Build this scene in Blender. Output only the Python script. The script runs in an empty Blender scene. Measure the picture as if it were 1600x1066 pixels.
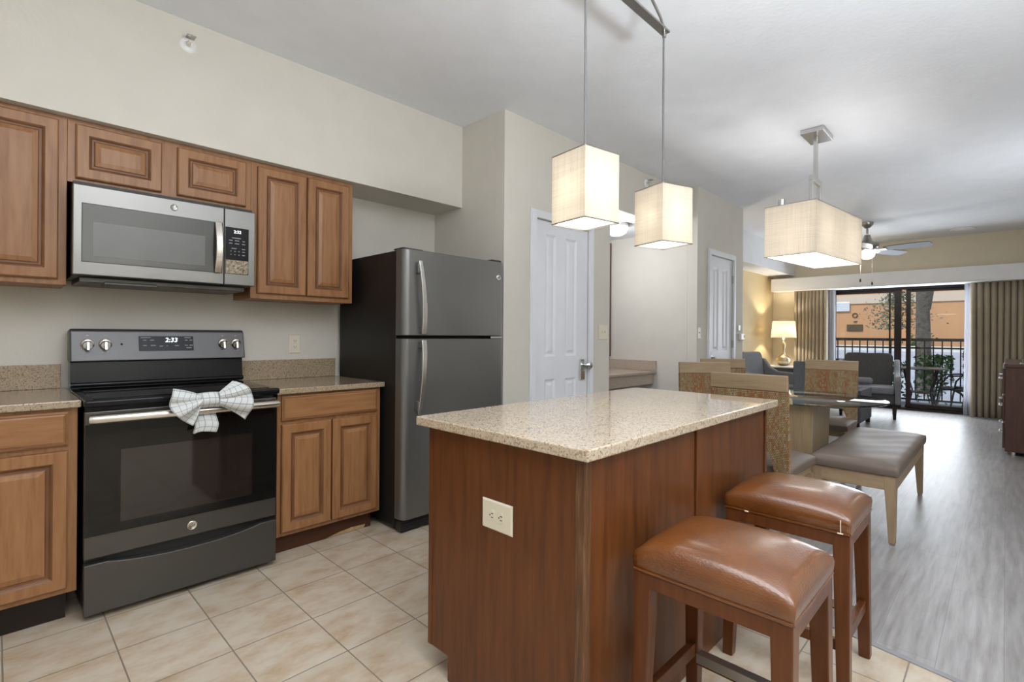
import bpy, bmesh, math, random
from mathutils import Vector, Matrix
random.seed(7)
sc = bpy.context.scene
C = sc.collection
R = math.radians

# ------------------------------------------------------------------ camera
cam_d = bpy.data.cameras.new('camera'); cam = bpy.data.objects.new('camera', cam_d); C.objects.link(cam)
cam_d.sensor_width = 36; cam_d.lens = 790 / 1600 * 36; cam_d.shift_y = -9.6 / 1600
cam_d.clip_start = .02; cam_d.clip_end = 300
TH, RO = R(44.35), R(.42)
f_ = Vector((math.cos(TH), math.sin(TH), 0)); r0 = Vector((math.sin(TH), -math.cos(TH), 0)); u0 = Vector((0, 0, 1))
r_ = r0 * math.cos(RO) + u0 * math.sin(RO); u_ = u0 * math.cos(RO) - r0 * math.sin(RO)
cam.matrix_world = Matrix(((r_.x, u_.x, -f_.x, 0), (r_.y, u_.y, -f_.y, 0), (r_.z, u_.z, -f_.z, 1.2), (0, 0, 0, 1)))
sc.camera = cam
# ------------------------------------------------------------------ view, world, sun, big lights
sc.view_settings.view_transform = 'Standard'; sc.view_settings.look = 'None'
sc.view_settings.exposure = 0.55; sc.view_settings.gamma = 1; sc.view_settings.use_curve_mapping = False
sc.cycles.use_denoising = True
sc.cycles.max_bounces = 10; sc.cycles.diffuse_bounces = 6; sc.cycles.transparent_max_bounces = 12
sc.cycles.sample_clamp_indirect = 6; sc.cycles.caustics_reflective = False; sc.cycles.caustics_refractive = False
w = bpy.data.worlds.new('sky'); sc.world = w; w.use_nodes = True
nt = w.node_tree; bg = nt.nodes['Background']
bg.inputs[0].default_value = (.80, .90, 1.0, 1); bg.inputs[1].default_value = .75

def light(name, kind, loc, power, color=(1, 1, 1), size=None, rot=(0, 0, 0), sizey=None, radius=None):
    d = bpy.data.lights.new(name, kind); o = bpy.data.objects.new(name, d); C.objects.link(o)
    o.location = loc; o.rotation_euler = rot; d.energy = power; d.color = color
    if size:
        d.size = size
        if sizey: d.shape = 'RECTANGLE'; d.size_y = sizey
    if radius is not None: d.shadow_soft_size = radius
    return o
sun = light('sun', 'SUN', (0, 0, 20), 1.75, (1, .93, .82)); sun.data.angle = R(1)
sun.rotation_euler = Vector((-.62, .30, .75)).to_track_quat('Z', 'Y').to_euler()
light('kitchen_fill_light', 'AREA', (.3, .75, 2.78), 17, (.95, .97, 1), 1.2, sizey=1.2)  # added fill out of view, no known kitchen fixture behind it
light('ceiling_bounce_fill', 'AREA', (1.0, -.95, 1.5), 125, (.90, .95, 1), .6, rot=(R(180), 0, 0))  # unseen light added beside the camera, facing up to brighten the ceiling
light('living_bounce_fill', 'AREA', (6.3, -.42, 1.3), 9, (.91, .95, 1), .3, rot=(R(180), 0, 0), sizey=.3)  # added upward fill out of frame, lifts the living room ceiling
light('balcony_daylight', 'AREA', (10.56, 1.2, 1.1), 42, (.84, .92, 1.0), 1.8, rot=(0, R(90), 0), sizey=1.8)

# ------------------------------------------------------------------ materials
MT = {}
def newmat(name):
    m = bpy.data.materials.new(name); m.use_nodes = True
    return m, m.node_tree.nodes, m.node_tree.links, m.node_tree.nodes['Principled BSDF']
def coords(n, l, scale=(1, 1, 1), kind='Object', rot=(0, 0, 0), loc=(0, 0, 0)):
    tc = n.new('ShaderNodeTexCoord'); mp = n.new('ShaderNodeMapping')
    mp.inputs['Scale'].default_value = scale; mp.inputs['Rotation'].default_value = rot; mp.inputs['Location'].default_value = loc
    l.new(tc.outputs[kind], mp.inputs[0]); return mp.outputs[0]
def noise(n, l, vec, scale, detail=3, rough=.5):
    t = n.new('ShaderNodeTexNoise'); t.inputs['Scale'].default_value = scale; t.inputs['Detail'].default_value = detail
    t.inputs['Roughness'].default_value = rough; l.new(vec, t.inputs['Vector']); return t.outputs['Fac']
def ramp(n, l, fac, stops, interp='LINEAR'):
    r = n.new('ShaderNodeValToRGB'); e = r.color_ramp.elements; r.color_ramp.interpolation = interp
    while len(e) < len(stops): e.new(.5)
    for i, (p, c) in enumerate(stops): e[i].position = p; e[i].color = (*c, 1)
    l.new(fac, r.inputs[0]); return r.outputs[0]
def mixc(n, l, fac, a, b, mode='MIX'):
    m = n.new('ShaderNodeMix'); m.data_type = 'RGBA'; m.blend_type = mode
    for v, i in ((fac, 0), (a, 6), (b, 7)):
        if isinstance(v, (int, float)): m.inputs[i].default_value = v
        elif isinstance(v, tuple): m.inputs[i].default_value = (*v, 1)
        else: l.new(v, m.inputs[i])
    return m.outputs[2]
def bump(n, l, b, h, strength=.3, dist=.01):
    k = n.new('ShaderNodeBump'); k.inputs['Strength'].default_value = strength; k.inputs['Distance'].default_value = dist
    l.new(h, k.inputs['Height']); l.new(k.outputs[0], b.inputs['Normal'])
def plain(name, col, rough=.5, metal=0, coat=0, bmp=None, spec=None, var=0.06, emit=0, nscale=6):
    m, n, l, b = newmat(name)
    b.inputs['Roughness'].default_value = rough; b.inputs['Metallic'].default_value = metal; b.inputs['Coat Weight'].default_value = coat
    if spec is not None: b.inputs['Specular IOR Level'].default_value = spec
    v = coords(n, l); f = noise(n, l, v, nscale)
    lo = tuple(max(0, c * (1 - var)) for c in col); hi = tuple(min(1, c * (1 + var)) for c in col)
    l.new(ramp(n, l, f, [(.3, lo), (.7, hi)]), b.inputs['Base Color'])
    if bmp: bump(n, l, b, noise(n, l, v, bmp[0], 4), bmp[1], bmp[2] if len(bmp) > 2 else .004)
    if emit:
        b.inputs['Emission Color'].default_value = (*col, 1); b.inputs['Emission Strength'].default_value = emit
    MT[name] = m; return m
def wood(name, dark, mid, light_, axis='z', rough=.38, coat=.25, scale=1.0, blotch=.5):
    m, n, l, b = newmat(name)
    s = {'x': (1.2, 14, 14), 'y': (14, 1.2, 14), 'z': (14, 14, 1.2)}[axis]
    v = coords(n, l, tuple(q * scale for q in s)); f = noise(n, l, v, 3, 5, .6)
    s2 = {'x': (4, 60, 60), 'y': (60, 4, 60), 'z': (60, 60, 4)}[axis]
    f2 = noise(n, l, coords(n, l, tuple(q * scale for q in s2)), 2.5, 3, .6)
    f3 = noise(n, l, coords(n, l), 4, 2)
    c = ramp(n, l, f, [(.28, dark), (.5, mid), (.75, light_)])
    c = mixc(n, l, mathn(n, l, 'MULTIPLY', f2, .35), c, dark)
    c = mixc(n, l, mathn(n, l, 'MULTIPLY', f3, blotch * .6), c, mid)
    l.new(c, b.inputs['Base Color']); b.inputs['Roughness'].default_value = rough
    b.inputs['Coat Weight'].default_value = coat; b.inputs['Coat Roughness'].default_value = .22; b.inputs['Specular IOR Level'].default_value = .32
    bump(n, l, b, f2, .12, .002); MT[name] = m; return m
def mathn(n, l, op, a, b=None, c=None):
    k = n.new('ShaderNodeMath'); k.operation = op
    for i, v in enumerate((a, b, c)):
        if v is None: continue
        if isinstance(v, (int, float)): k.inputs[i].default_value = v
        else: l.new(v, k.inputs[i])
    return k.outputs[0]

plain('cream_paint', (.635, .61, .55), .7, bmp=(55, .22, .004), var=.02)
plain('tan_paint', (.76, .68, .53), .7, bmp=(55, .2, .004), var=.02)
plain('yellow_paint', (.62, .50, .30), .6, bmp=(55, .2, .004), var=.03)
plain('white_paint', (.78, .78, .79), .55, var=.02)
plain('ceiling_paint', (.77, .79, .83), .8, bmp=(38, .35, .006), var=.02)
plain('door_paint', (.78, .80, .85), .4, var=.02)
plain('ivory_plastic', (.72, .67, .54), .35, var=.02)
plain('white_plastic', (.8, .8, .8), .3, var=.02)
plain('dark_hole', (.02, .018, .015), .6)
plain('chrome', (.75, .75, .76), .16, 1, var=.02)
plain('brushed_steel', (.38, .37, .355), .32, 1, var=.04, nscale=3)
plain('handle_steel', (.62, .61, .60), .26, 1, var=.04, nscale=3)
plain('steel_face', (.205, .20, .19), .34, 1, var=.04, nscale=3)
plain('warm_nickel', (.72, .68, .62), .26, 1, var=.05)
plain('nickel_dark', (.42, .40, .37), .3, 1, var=.05)
plain('slate_steel', (.20, .20, .198), .36, .75, var=.04, nscale=3)
plain('slate_black', (.095, .09, .082), .36, .7, var=.04, nscale=3)
plain('slate_panel', (.10, .098, .097), .38, .6, var=.08, nscale=3)
plain('black_enamel', (.010, .010, .011), .10, 0, 0, var=.05, spec=.2)
plain('black_matte', (.016, .016, .016), .5, var=.1)
plain('fridge_side', (.013, .012, .0115), .42, spec=.3, var=.1, bmp=(220, .1, .001))
plain('oven_glass', (.008, .0075, .007), .04, 0, 0, spec=.32)
plain('oven_window', (.018, .014, .012), .05, 0, 0, spec=.6)
plain('microwave_glass', (.045, .043, .040), .12, 0, .3)
plain('microwave_mesh', (.105, .105, .10), .25, 0, .2)
plain('display_black', (.014, .014, .016), .2, 0, 0, spec=.15)
plain('label_grey', (.30, .30, .32), .5)
plain('digit_glow', (.85, .92, 1.0), .5, emit=1.6)
plain('crinkled_film', (.55, .47, .36), .18, .7, bmp=(90, 1.0, .02), var=.35, nscale=60)
plain('cord_black', (.02, .02, .02), .5)
plain('cord_grey', (.13, .13, .13), .5)
plain('bronze', (.022, .015, .012), .4, .3)
plain('iron_black', (.012, .012, .013), .45)
plain('taupe_leather', (.165, .126, .102), .48, 0, 0, bmp=(160, .12, .002), var=.06)
plain('grey_fabric', (.095, .095, .098), .9, bmp=(400, .3, .002), var=.12, nscale=40)
plain('dark_grey_fabric', (.10, .10, .108), .9, bmp=(400, .3, .002), var=.12, nscale=40)
plain('pale_grey_fabric', (.26, .27, .295), .9, bmp=(400, .3, .002), var=.08, nscale=40)
plain('blue_grey_fabric', (.14, .16, .19), .9, bmp=(400, .3, .002), var=.15, nscale=60)
plain('curtain_cloth', (.38, .32, .24), .85, bmp=(300, .2, .002), var=.05)
plain('gold_metal', (.58, .48, .32), .3, .9, var=.1)
plain('concrete', (.30, .30, .31), .85, bmp=(30, .3), var=.12)
plain('asphalt', (.38, .41, .52), .9, bmp=(30, .3), var=.08, nscale=1)
plain('kerb_white', (.7, .7, .7), .8)
plain('orange_stucco', (.60, .33, .18), .9, bmp=(20, .3), var=.03, nscale=1)
plain('cream_stucco', (.66, .55, .46), .9, bmp=(20, .3), var=.02)
plain('louvre_white', (.78, .82, .92), .5)
plain('brown_plate', (.08, .055, .03), .6)
plain('bark', (.10, .088, .08), .9, bmp=(14, .8, .05), var=.35, nscale=9)
plain('pale_bark', (.34, .32, .29), .9, bmp=(30, .5), var=.2)
plain('leaf_green', (.075, .19, .05), .5, var=.5, nscale=14)
plain('leaf_grey', (.12, .145, .10), .6, var=.4, nscale=9)
plain('mulch', (.10, .085, .065), .95, bmp=(60, .7), var=.4, nscale=30)
plain('fan_blade', (.030, .026, .040), .5, var=.1)
plain('sling_grey', (.045, .045, .05), .7, var=.1)
plain('table_plate', (.25, .24, .24), .3)
plain('raw_wood', (.48, .30, .15), .8, var=.2, nscale=40)
plain('thread_pale', (.75, .62, .48), .7)
wood('maple', (.205, .088, .032), (.318, .153, .065), (.385, .205, .095), 'z', .38, .12)
plain('maple_glaze', (.16, .066, .024), .45, var=.2)
wood('maple_x', (.205, .088, .032), (.318, .153, .065), (.385, .205, .095), 'x', .38, .12)
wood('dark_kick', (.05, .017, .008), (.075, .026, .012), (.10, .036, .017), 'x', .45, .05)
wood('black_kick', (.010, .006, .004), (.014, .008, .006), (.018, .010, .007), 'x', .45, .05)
wood('cherry', (.070, .021, .0055), (.132, .043, .0115), (.185, .064, .018), 'z', .36, .1, .8, .4)
wood('cherry_edge', (.05, .028, .014), (.13, .055, .022), (.24, .15, .08), 'z', .5, .1, 2)
wood('stool_wood', (.068, .020, .0055), (.118, .036, .0100), (.160, .053, .0155), 'z', .34, .1)
wood('pale_oak', (.26, .18, .10), (.34, .245, .145), (.41, .305, .19), 'z', .45, .1)
wood('pale_oak_flat', (.26, .18, .105), (.36, .26, .16), (.43, .325, .21), 'y', .45, .1)
wood('walnut', (.075, .032, .024), (.115, .055, .042), (.15, .075, .058), 'z', .42, .2)

def granite(name, a, b_, c_, dark, rough=.13, sc_=230):
    m, n, l, b = newmat(name); v = coords(n, l)
    vo = n.new('ShaderNodeTexVoronoi'); vo.inputs['Scale'].default_value = sc_; l.new(v, vo.inputs['Vector'])
    bw = n.new('ShaderNodeSeparateColor'); l.new(vo.outputs['Color'], bw.inputs[0])
    c = ramp(n, l, bw.outputs[0], [(.0, dark), (.10, b_), (.3, a), (.6, c_), (.85, a), (1, b_)])
    f = noise(n, l, v, 9, 4); c = mixc(n, l, mathn(n, l, 'MULTIPLY', f, .5), c, a)
    l.new(c, b.inputs['Base Color']); b.inputs['Roughness'].default_value = rough; b.inputs['Coat Weight'].default_value = .2
    MT[name] = m
granite('granite', (.52, .43, .325), (.34, .235, .13), (.60, .51, .40), (.13, .08, .04), .05, 200)
granite('granite_worn', (.36, .28, .19), (.24, .17, .10), (.45, .36, .26), (.09, .06, .035), .14)
granite('vanity_stone', (.42, .34, .27), (.30, .24, .19), (.50, .42, .35), (.20, .15, .12), .3)

# tiled kitchen floor
m, n, l, b = newmat('floor_tile'); v = coords(n, l, loc=(-1.245 + 10 * .305, -2.385 + 20 * .305, 0))
br = n.new('ShaderNodeTexBrick'); br.offset = 0; br.inputs['Scale'].default_value = 1; br.inputs['Brick Width'].default_value = .305
br.inputs['Row Height'].default_value = .305; br.inputs['Mortar Size'].default_value = .0028; br.inputs['Mortar Smooth'].default_value = .3
br.inputs['Color1'].default_value = (1, 1, 1, 1); br.inputs['Color2'].default_value = (.93, .92, .90, 1); br.inputs['Mortar'].default_value = (0, 0, 0, 1)
l.new(v, br.inputs['Vector'])
v2 = coords(n, l, (1, 1.6, 1)); f = noise(n, l, v2, 6.5, 8, .62); f2 = noise(n, l, v2, 2.2, 3)
c = ramp(n, l, f, [(.30, (.42, .285, .165)), (.43, (.54, .43, .31)), (.56, (.615, .54, .435)), (.75, (.665, .60, .51))])
c = mixc(n, l, mathn(n, l, 'MULTIPLY', f2, .35), c, (.60, .51, .40)); c = mixc(n, l, 1.0, c, br.outputs['Color'], 'MULTIPLY')
c = mixc(n, l, br.outputs['Fac'], c, (.27, .225, .175)); l.new(c, b.inputs['Base Color'])
b.inputs['Roughness'].default_value = .34
inv = mathn(n, l, 'SUBTRACT', 1, br.outputs['Fac']); bump(n, l, b, inv, .5, .003); MT['floor_tile'] = m
# grey wood plank floor
m, n, l, b = newmat('floor_planks'); v = coords(n, l)
br = n.new('ShaderNodeTexBrick'); br.offset = .37; br.inputs['Scale'].default_value = 1; br.inputs['Brick Width'].default_value = 1.22
br.inputs['Row Height'].default_value = .18; br.inputs['Mortar Size'].default_value = .0009
br.inputs['Color1'].default_value = (1, 1, 1, 1); br.inputs['Color2'].default_value = (.80, .80, .80, 1); br.inputs['Mortar'].default_value = (.55, .55, .55, 1)
l.new(v, br.inputs['Vector'])
f = noise(n, l, coords(n, l, (1.3, 16, 1)), 2.2, 6, .62)
wv = n.new('ShaderNodeTexWave'); wv.bands_direction = 'Y'; wv.inputs['Scale'].default_value = 3.0; wv.inputs['Distortion'].default_value = 11
wv.inputs['Detail'].default_value = 3; wv.inputs['Detail Scale'].default_value = .6; l.new(coords(n, l, (.55, 2.2, 1)), wv.inputs['Vector'])
c = ramp(n, l, f, [(.28, (.235, .215, .205)), (.5, (.36, .345, .34)), (.72, (.46, .45, .45))])
c = mixc(n, l, mathn(n, l, 'MULTIPLY', wv.outputs['Fac'], .22), c, (.235, .22, .21)); c = mixc(n, l, 1.0, c, br.outputs['Color'], 'MULTIPLY')
l.new(c, b.inputs['Base Color']); b.inputs['Roughness'].default_value = .36; bump(n, l, b, f, .12, .002); MT['floor_planks'] = m
# brown grained leather
m, n, l, b = newmat('brown_leather'); v = coords(n, l)
vo = n.new('ShaderNodeTexVoronoi'); vo.inputs['Scale'].default_value = 230; l.new(coords(n, l, (1, .6, 1)), vo.inputs['Vector'])
f = noise(n, l, v, 9, 4); c = ramp(n, l, f, [(.3, (.118, .034, .0055)), (.7, (.172, .055, .0095))]); l.new(c, b.inputs['Base Color'])
b.inputs['Roughness'].default_value = .30; b.inputs['Coat Weight'].default_value = .75; b.inputs['Coat IOR'].default_value = 1.65; b.inputs['Coat Roughness'].default_value = .17; b.inputs['Specular IOR Level'].default_value = .38
bump(n, l, b, vo.outputs['Distance'], .35, .002); MT['brown_leather'] = m
# multicoloured basket weave
m, n, l, b = newmat('woven_cord'); tc = n.new('ShaderNodeTexCoord'); sx = n.new('ShaderNodeSeparateXYZ'); l.new(tc.outputs['Object'], sx.inputs[0])
h = mathn(n, l, 'ADD', sx.outputs[1], 0.0); cb = n.new('ShaderNodeCombineXYZ')
cw, ch_ = .0105, .0095
l.new(mathn(n, l, 'FLOOR', mathn(n, l, 'DIVIDE', h, cw)), cb.inputs[0]); l.new(mathn(n, l, 'FLOOR', mathn(n, l, 'DIVIDE', sx.outputs[2], ch_ * 2)), cb.inputs[1])
wn = n.new('ShaderNodeTexWhiteNoise'); wn.noise_dimensions = '2D'; l.new(cb.outputs[0], wn.inputs['Vector'])
cb2 = n.new('ShaderNodeCombineXYZ'); l.new(mathn(n, l, 'FLOOR', mathn(n, l, 'DIVIDE', h, cw * 3)), cb2.inputs[0])
wn2 = n.new('ShaderNodeTexWhiteNoise'); wn2.noise_dimensions = '1D'; l.new(mathn(n, l, 'FLOOR', mathn(n, l, 'DIVIDE', h, cw * 2.5)), wn2.inputs['W'])
mixv = mathn(n, l, 'ADD', mathn(n, l, 'MULTIPLY', wn.outputs[0], .62), mathn(n, l, 'MULTIPLY', wn2.outputs[0], .38))
c = ramp(n, l, mixv, [(0, (.36, .12, .035)), (.22, (.36, .15, .05)), (.32, (.36, .25, .13)), (.44, (.31, .235, .075)), (.52, (.42, .32, .20)), (.62, (.34, .15, .065)), (.69, (.38, .29, .19)), (.78, (.33, .26, .085)), (.86, (.47, .39, .28))], 'CONSTANT')
br = n.new('ShaderNodeTexBrick'); br.offset = .5; br.inputs['Scale'].default_value = 1; br.inputs['Brick Width'].default_value = cw; br.inputs['Row Height'].default_value = ch_
br.inputs['Mortar Size'].default_value = .0018; br.inputs['Mortar Smooth'].default_value = .6
cb3 = n.new('ShaderNodeCombineXYZ'); l.new(h, cb3.inputs[0]); l.new(sx.outputs[2], cb3.inputs[1]); l.new(cb3.outputs[0], br.inputs['Vector'])
c = mixc(n, l, br.outputs['Fac'], c, (.13, .07, .035)); l.new(c, b.inputs['Base Color']); b.inputs['Roughness'].default_value = .7
bump(n, l, b, mathn(n, l, 'SUBTRACT', 1, br.outputs['Fac']), .7, .004); MT['woven_cord'] = m
# checked towel (uv)
m, n, l, b = newmat('check_towel'); tc = n.new('ShaderNodeTexCoord'); sx = n.new('ShaderNodeSeparateXYZ'); l.new(tc.outputs['UV'], sx.inputs[0])
def lines(src):
    return mathn(n, l, 'LESS_THAN', mathn(n, l, 'FRACT', mathn(n, l, 'DIVIDE', src, .026)), .075)
fac = mathn(n, l, 'MAXIMUM', lines(sx.outputs[0]), lines(sx.outputs[1]))
c = mixc(n, l, mathn(n, l, 'MULTIPLY', fac, .85), (.66, .68, .68), (.10, .14, .15)); l.new(c, b.inputs['Base Color']); b.inputs['Roughness'].default_value = .9
bump(n, l, b, noise(n, l, coords(n, l), 420, 2), .4, .002); MT['check_towel'] = m
# linen shades: translucent
def shade_mat(name, col, trans=.55):
    m, n, l, b = newmat(name); v = coords(n, l, (90, 90, 1)); v2 = coords(n, l, (1.5, 1.5, 110))
    f = mathn(n, l, 'ADD', mathn(n, l, 'MULTIPLY', noise(n, l, v, 3, 3), .5), mathn(n, l, 'MULTIPLY', noise(n, l, v2, 3, 3), .5))
    c = ramp(n, l, f, [(.36, tuple(q * .80 for q in col)), (.62, col)])
    d = n.new('ShaderNodeBsdfDiffuse'); t = n.new('ShaderNodeBsdfTranslucent'); ms = n.new('ShaderNodeMixShader'); ms.inputs[0].default_value = trans
    l.new(c, d.inputs[0]); l.new(c, t.inputs[0]); l.new(d.outputs[0], ms.inputs[1]); l.new(t.outputs[0], ms.inputs[2])
    l.new(ms.outputs[0], n['Material Output'].inputs[0]); MT[name] = m
shade_mat('linen_shade', (.80, .75, .66)); shade_mat('tan_shade', (.80, .75, .67)); shade_mat('lamp_shade', (.9, .84, .72), .7); shade_mat('sheer_cloth', (.8, .8, .84), .5)
def emissive(name, col, s):
    m, n, l, b = newmat(name); e = n.new('ShaderNodeEmission'); e.inputs[0].default_value = (*col, 1); e.inputs[1].default_value = s
    l.new(e.outputs[0], n['Material Output'].inputs[0]); MT[name] = m
emissive('diffuser_glow', (1, .98, .96), 2.3); emissive('dome_glow', (1, .98, .95), 2.2); emissive('bulb_glow', (1, .9, .75), 14)
def glass(name, tint, f0=.06):
    m, n, l, b = newmat(name); t = n.new('ShaderNodeBsdfTransparent'); t.inputs[0].default_value = (*tint, 1)
    g = n.new('ShaderNodeBsdfGlossy'); g.inputs['Roughness'].default_value = .01; fr = n.new('ShaderNodeFresnel'); fr.inputs[0].default_value = 1.5
    ms = n.new('ShaderNodeMixShader'); l.new(fr.outputs[0], ms.inputs[0]); l.new(t.outputs[0], ms.inputs[1]); l.new(g.outputs[0], ms.inputs[2])
    l.new(ms.outputs[0], n['Material Output'].inputs[0]); MT[name] = m
glass('pane_glass', (.96, .98, .98)); glass('table_glass', (.88, .95, .93))

# ------------------------------------------------------------------ mesh builder
class MB:
    def __init__(s): s.v = []; s.f = []; s.uv = None; s.fm = {}
    def add(s, vs, fs):
        k = len(s.v); s.v += [tuple(p) for p in vs]; s.f += [tuple(i + k for i in q) for q in fs]; return s
    def box(s, x0, x1, y0, y1, z0, z1):
        vs = [(x, y, z) for z in (z0, z1) for y in (y0, y1) for x in (x0, x1)]
        return s.add(vs, [(0, 2, 3, 1), (4, 5, 7, 6), (0, 1, 5, 4), (2, 6, 7, 3), (0, 4, 6, 2), (1, 3, 7, 5)])
    def taper(s, bot, top):                       # two rectangles (x0,x1,y0,y1,z)
        vs = [(x, y, r[4]) for r in (bot, top) for y in r[2:4] for x in r[0:2]]
        return s.add(vs, [(0, 2, 3, 1), (4, 5, 7, 6), (0, 1, 5, 4), (2, 6, 7, 3), (0, 4, 6, 2), (1, 3, 7, 5)])
    def prism(s, pts, axis, a, b):                # polygon extruded along an axis
        P = {'x': lambda p, q: (q, p[0], p[1]), 'y': lambda p, q: (p[0], q, p[1]), 'z': lambda p, q: (p[0], p[1], q)}[axis]
        n = len(pts); vs = [P(p, a) for p in pts] + [P(p, b) for p in pts]
        return s.add(vs, [tuple(range(n))[::-1], tuple(range(n, 2 * n))] + [(i, (i + 1) % n, n + (i + 1) % n, n + i) for i in range(n)])
    def tube(s, path, r, n=10, cap=True):
        path = [Vector(p) for p in path]; k0 = len(s.v); N = len(path); rr = r if isinstance(r, (list, tuple)) else [r] * N
        up = None
        for i, p in enumerate(path):
            t = ((path[min(i + 1, N - 1)] - path[max(i - 1, 0)])).normalized()
            if up is None: up = t.orthogonal().normalized()
            up = (up - t * up.dot(t)); up = up.normalized() if up.length > 1e-6 else t.orthogonal().normalized(); sd = t.cross(up)
            for j in range(n):
                a = 2 * math.pi * j / n; s.v.append(tuple(p + (up * math.cos(a) + sd * math.sin(a)) * rr[i]))
        for i in range(N - 1):
            for j in range(n):
                a = k0 + i * n + j; b = k0 + i * n + (j + 1) % n; s.f.append((a, b, b + n, a + n))
        if cap: s.f.append(tuple(range(k0, k0 + n))[::-1]); s.f.append(tuple(range(k0 + (N - 1) * n, k0 + N * n)))
        return s
    def cyl(s, c, r, h, axis='z', n=24, r2=None):
        d = {'x': Vector((1, 0, 0)), 'y': Vector((0, 1, 0)), 'z': Vector((0, 0, 1))}[axis]; c = Vector(c)
        return s.tube([c, c + d * h], [r, r if r2 is None else r2], n)
    def lathe(s, c, prof, axis='z', n=28):        # prof: (radius, height)
        k0 = len(s.v); c = Vector(c)
        for r, h in prof:
            for j in range(n):
                a = 2 * math.pi * j / n; p, q = r * math.cos(a), r * math.sin(a)
                d = {'z': (p, q, h), 'y': (p, h, q), 'x': (h, p, q)}[axis]; s.v.append(tuple(c + Vector(d)))
        for i in range(len(prof) - 1):
            for j in range(n):
                a = k0 + i * n + j; b = k0 + i * n + (j + 1) % n; s.f.append((a, b, b + n, a + n))
        s.f.append(tuple(range(k0, k0 + n))[::-1]); s.f.append(tuple(range(k0 + (len(prof) - 1) * n, k0 + len(prof) * n))); return s
    def rings(s, a0, a1, b0, b1, prof, fn, dark=()):       # nested rectangles: prof (inset, depth); fn(a,b,d) -> xyz
        k0 = len(s.v)
        for ins, d in prof:
            for a, b in ((a0 + ins, b0 + ins), (a1 - ins, b0 + ins), (a1 - ins, b1 - ins), (a0 + ins, b1 - ins)): s.v.append(tuple(fn(a, b, d)))
        for i in range(len(prof) - 1):
            for j in range(4):
                p = k0 + i * 4 + j; q = k0 + i * 4 + (j + 1) % 4; s.f.append((p, q, q + 4, p + 4))
                if i in dark: s.fm[len(s.f) - 1] = 1
        k = k0 + (len(prof) - 1) * 4; s.f.append((k, k + 1, k + 2, k + 3)); s.f.append((k0 + 3, k0 + 2, k0 + 1, k0)); return s
    def grid(s, fn, nu, nv, uvfn=None):
        k0 = len(s.v)
        if s.uv is None: s.uv = {}
        for i in range(nu + 1):
            for j in range(nv + 1):
                s.uv[len(s.v)] = uvfn(i / nu, j / nv) if uvfn else (i / nu, j / nv); s.v.append(tuple(fn(i / nu, j / nv)))
        for i in range(nu):
            for j in range(nv):
                a = k0 + i * (nv + 1) + j; s.f.append((a, a + nv + 1, a + nv + 2, a + 1))
        return s

def obj(name, mb, mat, parent=None, mat2=None, bevel=0, smooth=False, seg=2, solid=0, subsurf=0):
    me = bpy.data.meshes.new(name); me.from_pydata(mb.v, [], mb.f); me.update()
    bm = bmesh.new(); bm.from_mesh(me); bmesh.ops.recalc_face_normals(bm, faces=bm.faces)
    if mb.uv:
        L = bm.loops.layers.uv.new('uv')
        for fc in bm.faces:
            for lp in fc.loops: lp[L].uv = mb.uv.get(lp.vert.index, (0, 0))
    bm.to_mesh(me); bm.free()
    o = bpy.data.objects.new(name, me); C.objects.link(o); me.materials.append(MT[mat])
    if mat2:
        me.materials.append(MT[mat2])
        for i_, k_ in mb.fm.items(): me.polygons[i_].material_index = k_
    if smooth:
        for p in me.polygons: p.use_smooth = True
        if smooth != 'all':
            try: me.set_sharp_from_angle(angle=R(40))
            except Exception: pass
    if solid:
        q = o.modifiers.new('solid', 'SOLIDIFY'); q.thickness = solid
    if subsurf:
        q = o.modifiers.new('sub', 'SUBSURF'); q.levels = q.render_levels = subsurf
    if bevel:
        q = o.modifiers.new('bev', 'BEVEL'); q.width = bevel; q.segments = seg; q.limit_method = 'ANGLE'; q.angle_limit = R(40)
    if parent is not None:
        o.parent = parent
        if parent.type == 'EMPTY': o.matrix_parent_inverse = Matrix.Translation(-Vector(parent.location))
    return o
def thing(name, label, cat, loc=(0, 0, 0), group=None):
    o = bpy.data.objects.new(name, None); C.objects.link(o); o.location = loc; o.empty_display_size = .05
    return tag(o, label, cat, group)
def tag(o, label, cat, group=None):
    o['label'] = label; o['category'] = cat
    if group: o['group'] = group
    return o
def struct(name, mb, mat, parent=None, **k):
    o = obj(name, mb, mat, parent, **k)
    if parent is None: o['kind'] = 'structure'
    return o
def structroot(name, loc=(0, 0, 0)):
    o = bpy.data.objects.new(name, None); C.objects.link(o); o.location = loc; o['kind'] = 'structure'; return o
def dup(root, loc, rz, label, group=None):
    r = root.copy(); C.objects.link(r); r.location = loc; r.rotation_euler = (0, 0, rz); r['label'] = label
    if group: r['group'] = group
    for ch in list(root.children):
        c = ch.copy(); C.objects.link(c); c.parent = r
        for g in list(ch.children):
            d = g.copy(); C.objects.link(d); d.parent = c
    return r
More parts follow.
